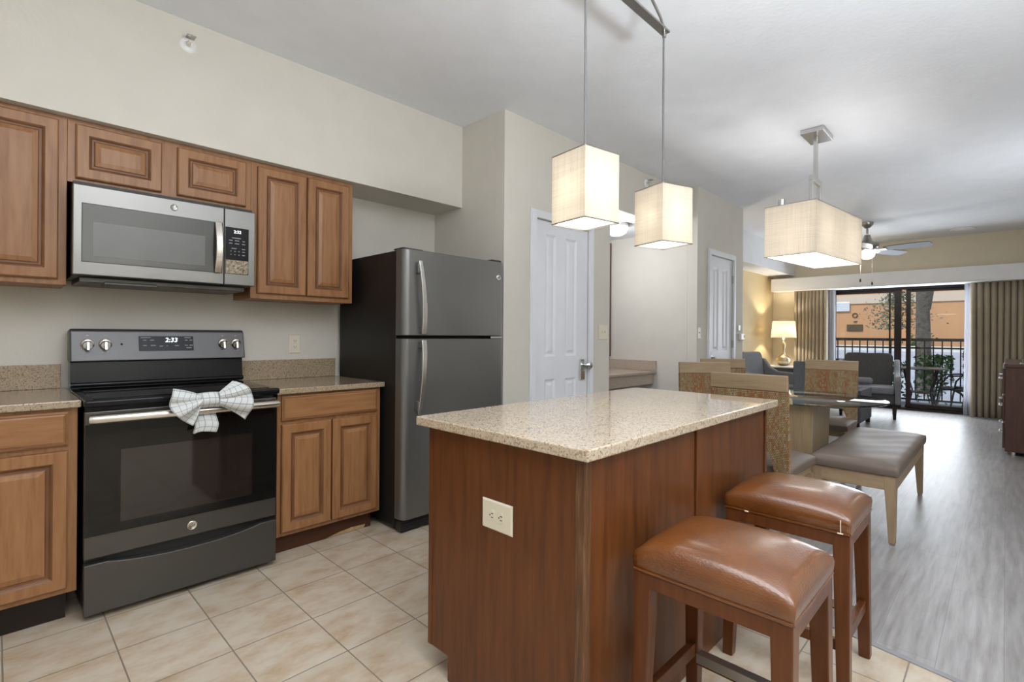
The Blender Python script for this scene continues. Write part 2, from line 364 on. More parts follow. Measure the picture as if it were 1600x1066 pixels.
def text(name, body, size, loc, rot, mat, parent=None, extrude=.0006, shear=0, align='CENTER'):
    cu = bpy.data.curves.new(name, 'FONT'); cu.body = body; cu.size = size; cu.extrude = extrude; cu.shear = shear; cu.align_x = align; cu.align_y = 'CENTER'
    t = bpy.data.objects.new(name, cu); C.objects.link(t)
    dg = bpy.context.evaluated_depsgraph_get(); me = bpy.data.meshes.new_from_object(t.evaluated_get(dg)); bpy.data.objects.remove(t)
    M = Matrix.Translation(loc) @ rot.to_4x4() if hasattr(rot, 'to_4x4') else Matrix.Translation(loc) @ Matrix.Rotation(rot[2], 4, 'Z') @ Matrix.Rotation(rot[0], 4, 'X')
    me.transform(M); o = bpy.data.objects.new(name, me); C.objects.link(o); me.materials.clear(); me.materials.append(MT[mat])
    if parent is not None:
        o.parent = parent
        if parent.type == 'EMPTY': o.matrix_parent_inverse = Matrix.Translation(-Vector(parent.location))
    return o
FR = (R(90), 0, 0)            # text facing -Y

# ------------------------------------------------------------------ room shell
CE = 2.82
thr = [(2.30, -.10), (2.645, 1.62)]      # crooked line where tile meets planks
def tx(y): return thr[0][0] + (y - thr[0][1]) * .2
struct('floor', MB().prism([(-1.8, -2.2), (tx(-2.2), -2.2), (tx(1.75), 1.75), (2.66, 3.42), (-1.8, 3.42)], 'z', -.04, 0), 'floor_tile')
struct('floor_far', MB().prism([(tx(-2.2) + .012, -2.2), (10.62, -2.2), (10.62, 3.4), (2.67, 3.4), (tx(1.75) + .012, 1.75)], 'z', -.04, .001), 'floor_planks')
struct('trim_1', MB().prism([(tx(-2.2), -2.2), (tx(-2.2) + .028, -2.2), (tx(1.75) + .028, 1.75), (tx(1.75), 1.75)], 'z', 0, .004), 'concrete')
struct('ceiling', MB().box(-1.9, 10.8, -2.3, 3.6, CE, CE + .12), 'ceiling_paint')
struct('wall_left', MB().box(-1.8, 2.55, 3.40, 3.5, 0, CE), 'cream_paint')
struct('wall_left_upper', MB().box(-1.8, 2.55, 3.05, 3.399, 2.19, CE), 'cream_paint')
DX0, DX1 = 2.885, 3.575      # first white door
wl = MB().box(2.55, DX0, 2.58, 2.68, 0, CE).box(DX1, 3.905, 2.58, 2.68, 0, CE).box(DX0, DX1, 2.58, 2.68, 2.10, CE).box(3.905, 5.30, 2.58, 2.68, 2.37, CE)
struct('wall_left_middle', wl, 'cream_paint')
struct('wall_left_inner', MB().box(2.55, 2.65, 2.681, 3.5, 0, CE), 'cream_paint')
# vanity alcove
struct('wall_inner_back', MB().box(3.6, 5.30, 3.52, 3.6, 0, 2.5), 'white_paint')
struct('wall_inner_side', MB().box(3.805, 3.905, 2.681, 3.519, 0, 2.5), 'white_paint')
struct('ceiling_inner', MB().box(3.906, 5.30, 2.681, 3.519, 2.37, 2.47), 'ceiling_paint')
EX0, EX1 = 5.62, 6.29
wl = MB().box(5.30, EX0, 2.39, 2.50, 0, CE).box(EX1, 6.62, 2.39, 2.50, 0, CE).box(EX0, EX1, 2.39, 2.50, 2.125, CE).box(5.30, 5.40, 2.501, 3.6, 0, CE).box(6.52, 6.62, 2.501, 3.3, 0, CE)
struct('wall_left_outer', wl, 'cream_paint')
struct('wall_left_far', MB().box(6.621, 10.6, 3.25, 3.35, 0, CE), 'yellow_paint')
struct('wall_far_upper', MB().box(6.621, 10.599, 2.87, 3.249, 2.35, CE), 'ceiling_paint')
struct('wall_far', MB().box(10.6, 10.75, 2.30, 3.35, 0, CE).box(10.6, 10.75, -2.3, .10, 0, CE).box(10.6, 10.75, .10, 2.30, 2.06, CE), 'tan_paint')
struct('wall_right', MB().box(4.0, 10.6, -.70, -.60, 0, CE).box(4.0, 4.1, -2.2, -.701, 0, CE).box(-1.8, 4.0, -2.3, -2.2, 0, CE), 'cream_paint')
struct('wall_back', MB().box(-1.9, -1.8, -2.3, 3.5, 0, CE), 'cream_paint')

def door_face(m, x0, x1, y, z1, panels, z0=.012):
    # a moulded slab: flat skin with sunk, raised-centre panels
    xs = sorted({x0, x1, *[q for p in panels for q in p[:2]]}); zs = sorted({z0, z1, *[q for p in panels for q in p[2:]]})
    for i in range(len(xs) - 1):
        for k in range(len(zs) - 1):
            cx, cz = (xs[i] + xs[i + 1]) / 2, (zs[k] + zs[k + 1]) / 2
            if not any(p[0] < cx < p[1] and p[2] < cz < p[3] for p in panels): m.box(xs[i], xs[i + 1], y, y + .036, zs[k], zs[k + 1])
    for p in panels: m.rings(*p, [(0, .034), (0, .0), (.018, .011), (.028, .011), (.05, .003)], lambda a, b, d: (a, y + d, b))
    return m
def white_door(name, x0, x1, yw, ztop, panels, hinges, hinge_x):
    t = structroot(name, ((x0 + x1) / 2, yw, 0))
    obj('door_slab', door_face(MB(), x0 + .004, x1 - .004, yw + .008, ztop - .005, panels), 'door_paint', t)
    c = MB(); w_ = .062
    for a, b_, z0, z1 in ((x0 - w_, x0, 0, ztop + w_), (x1, x1 + w_, 0, ztop + w_), (x0, x1, ztop, ztop + w_)):
        c.box(a, b_, yw - .016, yw - .0005, z0, z1)
        c.box(a + (.012 if a < x0 else .0), b_ - (.012 if b_ > x1 else 0), yw - .022, yw - .016, z0, z1 - (.012 if z1 > ztop + .01 else 0))
    obj('door_casing', c, 'door_paint', t, bevel=.003)
    for z in hinges: obj('hinge', MB().cyl((hinge_x, yw - .003, z - .045), .008, .09, 'z', 10), 'nickel_dark', t, smooth=True)
    return t
p1 = [(3.015, 3.145, 1.03, 1.995), (3.27, 3.42, 1.03, 1.995), (3.015, 3.145, .20, .85), (3.27, 3.42, .20, .85)]
d1 = white_door('door_1', DX0, DX1, 2.58, 2.10, p1, (1.88, 1.09, .22), DX0 + .004)
h = obj('door_lock', MB().box(3.465, 3.515, 2.572, 2.587, .905, 1.0).box(3.462, 3.525, 2.570, 2.587, .825, .90), 'chrome', d1, bevel=.004)
obj('door_knob', MB().lathe((3.545, 2.565, .945), [(.013, .02), (.013, 0), (.02, -.012), (.03, -.02), (.032, -.035), (.022, -.045), (.0, -.047)], 'y', 18).box(3.50, 3.545, 2.563, 2.571, .937, .953), 'chrome', d1, smooth=True)
p2 = [(5.735, 5.885, 1.03, 1.995), (6.0, 6.15, 1.03, 1.995), (5.735, 5.885, .20, .83), (6.0, 6.15, .20, .83)]
d2 = white_door('door_2', EX0, EX1, 2.39, 2.125, p2, (1.89, 1.11, .22), EX1 - .004)
obj('lever_handle', MB().lathe((5.67, 2.396, .955), [(.026, 0), (.026, -.01), (.012, -.012), (.012, -.05)], 'y', 18).tube([(5.67, 2.350, .955), (5.72, 2.346, .953), (5.80, 2.35, .957)], [.010, .009, .007]).box(5.655, 5.675, 2.380, 2.398, .985, 1.02), 'nickel_dark', d2, smooth=True)
obj('strike_plate', MB().box(5.635, 5.655, 2.388, 2.398, .905, .925), 'nickel_dark', d2)
bb = MB()
for a, b_ in ((2.552, DX0 - .063), (DX1 + .063, 3.9)): bb.box(a, b_, 2.567, 2.579, .002, .09)
for a, b_ in ((5.31, EX0 - .063), (EX1 + .063, 6.61)): bb.box(a, b_, 2.377, 2.389, .002, .09)
struct('baseboard_left', bb, 'white_paint', bevel=.003)
struct('baseboard_far', MB().box(10.585, 10.599, 2.3, 3.24, .002, .1), 'white_paint')

# ------------------------------------------------------------------ kitchen cabinets
def raised(m, x0, x1, z0, z1, y, th=.02, fr=.058):
    """door front, face at y, going back to y+th"""
    return m.rings(x0, x1, z0, z1, [(0, th), (0, .006), (.006, 0), (fr - .012, 0), (fr - .006, .003), (fr, .009), (fr + .008, .009), (fr + .012, .006), (fr + .032, .001)], lambda a, b, d: (a, y + d, b), (0, 3, 4, 5, 6))
def drawerfront(m, x0, x1, z0, z1, y, th=.02):
    return m.rings(x0, x1, z0, z1, [(0, th), (0, .008), (.007, .003), (.010, .0035), (.016, 0)], lambda a, b, d: (a, y + d, b), (0, 2))
def cabinet(name, label, x0, x1, z0, z1, yf, yb, doors, drawers=(), kick=None, group=None, facex=None, kmat='dark_kick'):
    t = thing(name, label, 'cabinet', ((x0 + x1) / 2, (yf + yb) / 2, 0 if kick else z0), group)
    obj('body', MB().box(x0, x1, yf + .0195, yb, z0, z1), 'maple', t)
    fx0, fx1 = facex or (x0, x1); F = MB(); holes = list(doors) + list(drawers)
    F.box(fx0, fx1, yf, yf + .019, z0, z1)
    obj('face_frame', F, 'maple', t, bevel=.0015)
    for d in doors: obj('door', raised(MB(), *d, yf - .021), 'maple', t, 'maple_glaze')
    for d in drawers: obj('drawer_front', drawerfront(MB(), *d, yf - .021), 'maple_x', t, 'maple_glaze')
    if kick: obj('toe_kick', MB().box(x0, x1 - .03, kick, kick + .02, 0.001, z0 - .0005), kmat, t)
    return t
YF = 2.78
cb_ = cabinet('base_cabinet', 'maple base cabinet with two doors under counter between range and refrigerator', 1.055, 1.675, .105, .872, YF, 3.395, [(1.075, 1.352, .128, .708), (1.360, 1.648, .128, .708)], [(1.075, 1.648, .728, .86)], 2.835)
obj('chipped_patch', MB().prism([(1.36, .003), (1.60, .003), (1.61, .022), (1.52, .026), (1.44, .018)], 'y', 2.8335, 2.8352), 'raw_wood', cb_)
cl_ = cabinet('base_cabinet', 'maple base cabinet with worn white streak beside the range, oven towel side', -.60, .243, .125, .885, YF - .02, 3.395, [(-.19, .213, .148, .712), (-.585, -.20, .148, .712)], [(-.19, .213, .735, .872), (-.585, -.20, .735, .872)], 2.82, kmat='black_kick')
cl_['label'] = 'maple base cabinet with very dark toe kick, touching range beside its double knobs'
def counter(name, label, x0, x1, y0, y1, z, mat, t_=.03):
    return tag(obj(name, MB().box(x0, x1, y0, y1, z - t_, z), mat, bevel=.004, seg=2), label, 'countertop')
counter('countertop', 'speckled granite countertop between range and refrigerator', 1.045, 1.690, 2.75, 3.397, .903, 'granite_worn')
counter('countertop', 'speckled granite countertop on cabinet that has the dark toe kick', -.62, .252, 2.735, 3.397, .917, 'granite_worn')
tag(obj('backsplash', MB().box(1.05, 1.678, 3.376, 3.399, .9035, 1.027), 'granite_worn', bevel=.002), 'granite backsplash strip under the cream wall outlet', 'backsplash')
tag(obj('backsplash', MB().box(-.62, .232, 3.376, 3.399, .9175, 1.037), 'granite_worn', bevel=.002), 'granite backsplash strip ending short of the range back panel', 'backsplash')
# uppers (face at 3.10)
YU = 3.10
cabinet('wall_cabinet', 'maple wall cabinet with two tall doors between microwave and refrigerator', 1.022, 1.652, 1.40, 2.188, YU, 3.398, [(1.055, 1.337, 1.43, 2.162), (1.346, 1.620, 1.43, 2.162)])
cabinet('wall_cabinet', 'short maple cabinet with two small doors above the microwave', .2295, 1.0215, 1.895, 2.188, YU, 3.398, [(.258, .592, 1.915, 2.165), (.660, .992, 1.915, 2.165)])
cabinet('wall_cabinet', 'tall maple wall cabinet over the counter that has the dark toe kick', -.60, .229, 1.415, 2.188, YU, 3.398, [(-.195, .200, 1.44, 2.165), (-.585, -.205, 1.44, 2.165)])
# outlet helper
def outlet(name, label, c, horiz=False, face='y', size=(.076, .125), holes=True, mat='ivory_plastic', cat='outlet'):
    t = thing(name, label, cat, c); x, y, z = c; w_, h_ = size
    def P(a, b, d): return (x + a, y - d, z + b) if face == 'y' else (x - d, y - a, z + b)
    obj('cover_plate', MB().rings(-w_ / 2, w_ / 2, -h_ / 2, h_ / 2, [(0, 0.0005), (0, .003), (.004, .0065)], P), mat, t)
    if holes:
        for s in (-1, 1):
            off = .020 * s; R_ = MB(); n_ = 16; vs = []
            for k in range(n_):
                a = 2 * math.pi * k / n_; u = .0165 * math.cos(a); v_ = max(-.0125, min(.0125, .0165 * math.sin(a)))
                vs.append((u, v_))
            for d in (.0065, .0082):
                for u, v_ in vs: R_.v.append(P(*((v_ + off, u) if horiz else (u, v_ + off)), d))
            R_.f += [(k, (k + 1) % n_, n_ + (k + 1) % n_, n_ + k) for k in range(n_)] + [tuple(range(n_, 2 * n_))]
            rc = obj('receptacle', R_, mat, t)
            S_ = MB()
            for (u, v_, hw, hh) in ((-.006, .003, .0012, .0045), (.006, .003, .0012, .0045), (0, -.007, .002, .002)):
                q = [(u - hw, v_ - hh), (u + hw, v_ - hh), (u + hw, v_ + hh), (u - hw, v_ + hh)]
                q = [((b_ + off, a) if horiz else (a, b_ + off)) for a, b_ in q]
                S_.add([P(*p, .0083) for p in q] + [P(*p, .0087) for p in q], [(0, 1, 2, 3), (4, 5, 6, 7), (0, 1, 5, 4), (1, 2, 6, 5), (2, 3, 7, 6), (3, 0, 4, 7)])
            obj('slot', S_, 'dark_hole', rc)
    return t
outlet('wall_outlet', 'ivory duplex outlet on cream wall above granite counter', (1.40, 3.3995, 1.128))

# ------------------------------------------------------------------ range
rg = thing('range', 'slate electric range with black glass cooktop and oven door', 'stove', (.64, 3.04, 0))
RX0, RX1 = .259, 1.021
obj('body', MB().box(RX0 + .004, RX1 - .004, 2.735, 3.33, .03, .885), 'black_matte', rg)
for x in (RX0 + .05, RX1 - .05):
    for y in (2.78, 3.27): obj('foot', MB().cyl((x, y, .0), .022, .0295, 'z', 14), 'black_matte', rg, smooth=True)
ct = obj('cooktop', MB().box(RX0 - .004, RX1 + .008, 2.672, 3.29, .888, .918), 'black_enamel', rg, bevel=.009, seg=3)
obj('glass_surface', MB().box(RX0 + .03, RX1 - .03, 2.72, 3.25, .9185, .9205), 'oven_glass', ct)
bg_ = obj('backguard', MB().prism([(3.275, .9185), (3.388, .9185), (3.388, 1.06), (3.29, 1.06)], 'x', RX0, RX1 + .02).tube([(RX0, 3.27, .936), (RX1 + .02, 3.27, .936)], .012), 'black_enamel', rg, smooth=True)
cp = obj('control_panel', MB().prism([(3.245, 1.052), (3.388, 1.052), (3.388, 1.205), (3.295, 1.215), (3.28, 1.205)], 'x', RX0 - .003, RX1 + .024), 'slate_panel', rg, bevel=.006, seg=3)
cn = Vector((0, -(1.205 - 1.052), -(3.28 - 3.245))).normalized()   # outward normal of the sloping panel
def cpt(x, z): return Vector((x, 3.245 + (z - 1.052) / (1.205 - 1.052) * .035, z))
def on_panel(m_, x, z, hw, hh, d0, d1):
    up_ = Vector((0, .035, .153)).normalized(); p = cpt(x, z); vs = []
    for d in (d0, d1):
        for a, b_ in ((-1, -1), (1, -1), (1, 1), (-1, 1)): vs.append(tuple(p + Vector((a * hw, 0, 0)) + up_ * (b_ * hh) + cn * d))
    return m_.add(vs, [(3, 2, 1, 0), (4, 5, 6, 7), (0, 1, 5, 4), (1, 2, 6, 5), (2, 3, 7, 6), (3, 0, 4, 7)])
for x in (.322, .392, .930, .998):
    p = cpt(x, 1.138)
    kb = obj('knob', MB().tube([p + cn * .001, p + cn * .009, p + cn * .012, p + cn * .026], [.027, .026, .021, .019], 20), 'warm_nickel', rg, smooth=True)
    obj('knob_grip', on_panel(MB(), x, 1.138, .006, .020, .0255, .036), 'warm_nickel', kb, bevel=.002)
    for z, hw in ((1.182, .005), (1.097, .012)): obj('marking', on_panel(MB(), x, z, hw, .0018, .0003, .0008), 'label_grey', kb)
p = cpt(.458, 1.138); obj('indicator_light', MB().tube([p + cn * .0005, p + cn * .003], .005, 12), 'dark_hole', rg)
dp = obj('display', on_panel(MB(), .655, 1.14, .125, .040, .0005, .003), 'display_black', rg, bevel=.002)
rotp = Matrix.Rotation(0, 3, 'Z') @ Matrix.Rotation(R(90) - math.atan2(.035, .153), 3, 'X')
text('clock_digits', '2:33', .034, cpt(.675, 1.158) + cn * .0032, rotp, 'digit_glow', dp, shear=.15)
lab = MB()
for x, z, hw in ((.56, 1.172, .022), (.556, 1.158, .008), (.588, 1.158, .009), (.556, 1.13, .008), (.592, 1.13, .011), (.628, 1.126, .008), (.655, 1.128, .004), (.70, 1.128, .009), (.752, 1.172, .016), (.745, 1.158, .007), (.768, 1.158, .007), (.745, 1.13, .008), (.768, 1.13, .008), (.757, 1.116, .012)):
    on_panel(lab, x, z, hw, .0018, .0031, .0035)
obj('button_print', lab, 'label_grey', dp)
# oven door: slate frame round dark glass
od = obj('oven_door', MB().box(RX0, RX1, 2.700, 2.733, .258, .868), 'slate_black', rg, bevel=.004)
obj('door_glass', MB().box(RX0 + .002, RX1 - .002, 2.6955, 2.6995, .352, .815), 'oven_glass', od)
obj('oven_window', MB().rings(.378, .902, .392, .700, [(0, .0012), (0, .0), (.004, 0)], lambda a, b, d: (a, 2.6942 + d, b)), 'oven_window', od)
hd = obj('oven_handle', MB().tube([(RX0 + .012, 2.645, .843), (RX0 + .03, 2.640, .843), (.64, 2.633, .843), (RX1 - .03, 2.640, .843), (RX1 - .012, 2.645, .843)], [.017, .0185, .0185, .0185, .017], 16), 'warm_nickel', od, smooth=True)
for x in (RX0 + .04, RX1 - .04): obj('handle_mount', MB().box(x - .014, x + .014, 2.65, 2.7015, .834, .858), 'nickel_dark', od, bevel=.003)
def emblem(parent, x, y, z, r, disc='warm_nickel', ink='black_matte', nm='emblem'):
    e = obj(nm, MB().lathe((x, y, z), [(r * .0, .0), (r, .0), (r, -.002), (r * .9, -.0032), (r * .78, -.0022), (0, -.0022)], 'y', 28), disc, parent, smooth=True)
    text('emblem_letters', 'GE', r * 1.05, (x, y - .0026, z), FR, ink, parent, shear=.25, extrude=.0005)
emblem(rg, .645, 2.699, .305, .020)
# storage drawer with scooped top edge
sx_ = [RX0 + i / 20 * (RX1 - RX0) for i in range(21)]
pts = [(RX0, .028), (RX1, .028)] + [(x, .238 - .030 * max(0, 1 - ((x - .64) / .30) ** 2) ** .8) for x in reversed(sx_)]
obj('storage_drawer', MB().prism(pts, 'y', 2.692, 2.733), 'slate_black', rg, bevel=.003)
# towel tied in a bow on the oven handle
tw = thing('towel', 'white checked dish towel tied in a bow on the oven handle', 'towel', (.69, 2.62, .84))
def lobe(it, ib, ot, ob, bul, folds, ph):
    # inner top / bottom, outer top / bottom as (x, z); bul bows the outer edge
    def fn(u, v):
        x = (ib[0] + (it[0] - ib[0]) * v) * (1 - u) + (ob[0] + (ot[0] - ob[0]) * v) * u
        z = (ib[1] + (it[1] - ib[1]) * v) * (1 - u) + (ob[1] + (ot[1] - ob[1]) * v) * u
        x += bul[0] * math.sin(v * math.pi) * u; z += bul[1] * math.sin(v * math.pi) * u
        y = 2.600 - .030 * math.sin(v * math.pi) * (.5 + .5 * math.sin(u * math.pi)) - .010 + .015 * math.sin(v * folds * math.pi * 2 + ph) * (.35 + .65 * u)
        k_ = .006 * math.sin(v * folds * 6.28 + ph + .8) * math.sin(u * math.pi)
        return (x + k_, y, z + k_ * .6)
    return fn
for a in (((.652, .918), (.650, .868), (.545, .955), (.622, .782), (-.048, -.006), 2.0, .3), ((.722, .925), (.722, .872), (.782, .975), (.838, .785), (.052, .028), 2.2, 1.2)):
    m_ = MB().grid(lobe(*a), 20, 30, lambda u, v: (u * .135, v * .19)); obj('bow_loop', m_, 'check_towel', tw, smooth='all', solid=.006)
obj('bow_band', MB().grid(lambda u, v: (.640 + .092 * u, 2.582 + .030 * (1 - math.sin(v * math.pi)) - .004 * math.sin(u * math.pi), .858 + .062 * v + .004 * math.sin(u * 3)), 10, 10, lambda u, v: (u * .1 + .008, v * .07 + .008)), 'check_towel', tw, smooth='all', solid=.006)
obj('tail', MB().grid(lambda u, v: (.632 + .098 * u + .006 * math.sin(v * 4), 2.655 - .008 * math.sin(v * math.pi) - .006 * (1 if v < .45 else 0) + .003 * math.sin(u * 9), .742 + .086 * v + .006 * math.sin(u * 4)), 12, 12, lambda u, v: (u * .1 + .01, v * .09 + .004)), 'check_towel', tw, smooth='all', solid=.012)

# ------------------------------------------------------------------ microwave over the range
mw = thing('microwave', 'stainless over-the-range microwave with dark window', 'microwave', (.625, 3.2, 1.45))
MX0, MX1, MZ0, MZ1 = .240, 1.008, 1.458, 1.866
obj('body', MB().box(MX0 + .004, MX1 - .004, 3.025, 3.397, MZ0 - .002, MZ1 + .02), 'black_matte', mw)
obj('vent_underside', MB().box(MX0 + .03, MX1 - .03, 3.06, 3.39, MZ0 - .028, MZ0 - .0025).box(MX0 + .12, MX0 + .33, 3.05, 3.16, MZ0 - .035, MZ0 - .02), 'slate_black', mw, bevel=.004)
dr = obj('door', MB().box(MX0, .8525, 2.985, 3.0245, MZ0, MZ1), 'steel_face', mw, bevel=.004)
obj('door_glass', MB().rings(.271, .845, 1.517, 1.784, [(0, .002), (0, 0), (.003, -.0008)], lambda a, b, d: (a, 2.9832 + d, b)), 'microwave_glass', dr)
obj('viewing_window', MB().rings(.312, .762, 1.548, 1.702, [(0, .0012), (0, 0), (.002, 0)], lambda a, b, d: (a, 2.9815 + d, b)), 'microwave_mesh', dr)
hz = [1.515 + .27 * i / 10 for i in range(11)]
obj('handle', MB().prism([(2.983 - .012 - .028 * math.sin(math.pi * i / 10), z) for i, z in enumerate(hz)] + [(2.983 - .0 - .022 * math.sin(math.pi * i / 10), z) for i, z in reversed(list(enumerate(hz)))], 'x', .806, .838), 'warm_nickel', dr, bevel=.003, smooth=True)
pn = obj('control_housing', MB().box(.8545, MX1, 2.985, 3.0245, MZ0, MZ1), 'steel_face', mw, bevel=.004)
kp = obj('keypad', MB().rings(.858, .974, 1.517, 1.768, [(0, .002), (0, 0), (.003, -.0008)], lambda a, b, d: (a, 2.9832 + d, b)), 'display_black', pn)
obj('crinkled_film', MB().rings(.860, .972, 1.519, 1.592, [(0, .0005), (0, 0)], lambda a, b, d: (a, 2.9815 + d, b)), 'crinkled_film', pn)
text('clock_digits', '2:32', .022, (.917, 2.9822, 1.745), FR, 'digit_glow', pn)
lab = MB()
for z, cols in ((1.712, ((.912, .022),)), (1.698, ((.884, .009), (.915, .011), (.948, .006))), (1.682, ((.884, .008), (.915, .011), (.948, .008))), (1.655, ((.90, .012), (.948, .008))), (1.64, ((.885, .003), (.905, .003), (.925, .003), (.948, .007))), (1.622, ((.885, .003), (.905, .003), (.925, .003), (.948, .007)))):
    for x, hw in cols: lab.box(x - hw, x + hw, 2.9818, 2.9824, z - .002, z + .002)
obj('button_print', lab, 'label_grey', pn)
emblem(mw, .625, 2.985, 1.825, .016, 'nickel_dark')

# ------------------------------------------------------------------ refrigerator
FX0, FX1, FY = 1.695, 2.528, 2.556
fr = thing('refrigerator', 'slate top-freezer refrigerator with black side panel', 'refrigerator', (2.1, 2.95, 0))
obj('body', MB().box(FX0 + .004, FX1 - .004, 2.648, 3.36, .03, 1.708), 'fridge_side', fr, bevel=.006)
def fdoor(z0, z1):
    pts = []; n_ = 8; r_c = .045; dp_ = .088
    # plan outline with softly rounded front corners
    for cx, a0 in ((FX0 + r_c, 180), (FX1 - r_c * .6, 270)):
        rr = r_c if cx < 2 else r_c * .6
        for k in range(n_ + 1):
            a = R(a0 + 90 * k / n_); pts.append((cx + rr * math.cos(a), FY + .045 + (rr if rr == r_c else .045) * math.sin(a)))
    pts += [(FX1, FY + dp_), (FX0, FY + dp_)]
    return MB().prism(pts, 'z', z0, z1)
fd1 = obj('freezer_door', fdoor(1.192, 1.712), 'slate_steel', fr, bevel=.004, smooth=True)
fd2 = obj('fridge_door', fdoor(.085, 1.172), 'slate_steel', fr, bevel=.004, smooth=True)
def fhandle(za, zb, topend, nm_parent):
    # tapered curved bar: bows away from the door in the middle of its length
    N_ = 14; outer = []; inner = []
    for i in range(N_ + 1):
        t_ = i / N_; z = za + (zb - za) * t_
        bow = (1 - (2 * t_ - 1) ** 2) * .018 + .022
        outer.append((FY - bow - .012, z)); inner.append((FY - bow + .002, z))
    m_ = MB(); vs = []
    for i in range(N_ + 1):
        t_ = i / N_; far = t_ if topend else 1 - t_           # 1 at the end away from the gap
        cx = 1.822 - .030 * far ** 1.4; hw = .017 - .004 * far
        for (y, z) in (outer[i], inner[i]): vs += [(cx - hw, y, z), (cx + hw, y, z)]
    for i in range(N_):
        k = 4 * i; m_.f += [(k, k + 1, k + 5, k + 4), (k + 2, k + 6, k + 7, k + 3), (k, k + 4, k + 6, k + 2), (k + 1, k + 3, k + 7, k + 5)]
    m_.v = vs; m_.f += [(0, 2, 3, 1), (4 * N_, 4 * N_ + 1, 4 * N_ + 3, 4 * N_ + 2)]
    h_ = obj('handle', m_, 'handle_steel', nm_parent, smooth=True, bevel=.003)
    zf = zb - .05 if topend else za + .05; zn = za + .03 if topend else zb - .03
    obj('handle_mount', MB().box(1.778, 1.806, FY - .03, FY + .004, zf - .03, zf + .03), 'slate_steel', nm_parent, bevel=.004)
    obj('handle_mount', MB().box(1.805, 1.835, FY - .026, FY + .004, zn - .02, zn + .02), 'slate_steel', nm_parent, bevel=.004)
fhandle(1.200, 1.645, True, fd1); fhandle(.715, 1.165, False, fd2)
obj('hinge_cap', MB().box(FX1 - .10, FX1 - .005, FY + .02, FY + .12, 1.7125, 1.728), 'black_matte', fr, bevel=.006)
obj('hinge_cap', MB().box(FX0 + .01, FX0 + .16, FY + .03, FY + .13, 1.7125, 1.722), 'black_matte', fr, bevel=.006)
obj('centre_hinge', MB().box(FX1 - .11, FX1 - .002, FY + .015, FY + .09, 1.1735, 1.1905), 'chrome', fr, bevel=.002)
obj('base_grille', MB().box(FX0 + .01, FX1 - .01, FY + .03, FY + .09, .012, .075).box(FX0 + .02, FX1 - .02, FY + .022, FY + .03, .03, .036).box(FX0 + .02, FX1 - .02, FY + .022, FY + .03, .052, .058), 'black_matte', fr, bevel=.003)
for x in (FX0 + .06, FX1 - .06):
    for y in (2.70, 3.30): obj('foot', MB().cyl((x, y, 0), .022, .031, 'z', 12), 'black_matte', fr)
emblem(fd1, 2.475, FY, 1.603, .020, 'chrome')

# ------------------------------------------------------------------ island
IX0, IX1, IY0, IY1 = 1.100, 2.515, .800, 1.482
il = thing('kitchen_island', 'dark cherry island cabinet with worn corner post', 'island', (1.8, 1.14, 0))
obj('end_panel', MB().prism([(IY0 + .03, .003), (1.375, .003), (1.375, .088), (IY1, .088), (IY1, .870), (IY0 + .03, .870)], 'x', IX0, IX0 + .02), 'cherry', il, bevel=.001)
obj('end_stile', MB().box(IX0 - .004, IX0 + .0195, IY1 - .016, IY1 + .003, .089, .870), 'cherry', il, bevel=.002)
obj('corner_post', MB().box(IX0 - .004, IX0 + .028, IY0 - .003, IY0 + .0295, .003, .870), 'cherry_edge', il, bevel=.004)
obj('seating_panel', MB().box(IX0 + .0285, 1.762, IY0, IY0 + .018, .003, .870), 'cherry', il)
obj('seating_panel', MB().box(1.792, IX1 - .03, IY0, IY0 + .018, .003, .870), 'cherry', il)
obj('seam_batten', MB().box(1.768, 1.788, IY0 - .008, IY0 + .018, .003, .870), 'cherry', il, bevel=.003)
obj('far_post', MB().box(IX1 - .022, IX1, IY0 - .006, IY0 + .018, .003, .870), 'cherry', il, bevel=.003)
obj('body', MB().box(IX0 + .021, IX1, IY0 + .0185, IY1 - .005, .09, .869).box(IX0 + .021, IX1, IY0 + .0185, 1.375, .003, .0895), 'cherry', il)
for i in range(3):
    x0 = IX0 + .04 + i * .462; obj('door', MB().rings(x0, x0 + .445, .10, .69, [(0, .0), (0, .014), (.006, .02), (.05, .02), (.058, .012), (.085, .018)], lambda a, b, d: (a, IY1 - .005 + d, b)), 'cherry', il)
    obj('drawer_front', MB().rings(x0, x0 + .445, .71, .85, [(0, .0), (0, .014), (.006, .02)], lambda a, b, d: (a, IY1 - .005 + d, b)), 'cherry', il)
counter('island_countertop', 'pale polished granite slab on the dark cherry island', 1.068, 2.585, .768, 1.528, .903, 'granite', .032)
outlet('island_outlet', 'large ivory outlet plate on end of cherry island', (IX0 - .0005, 1.131, .634), True, 'x', (.133, .092))

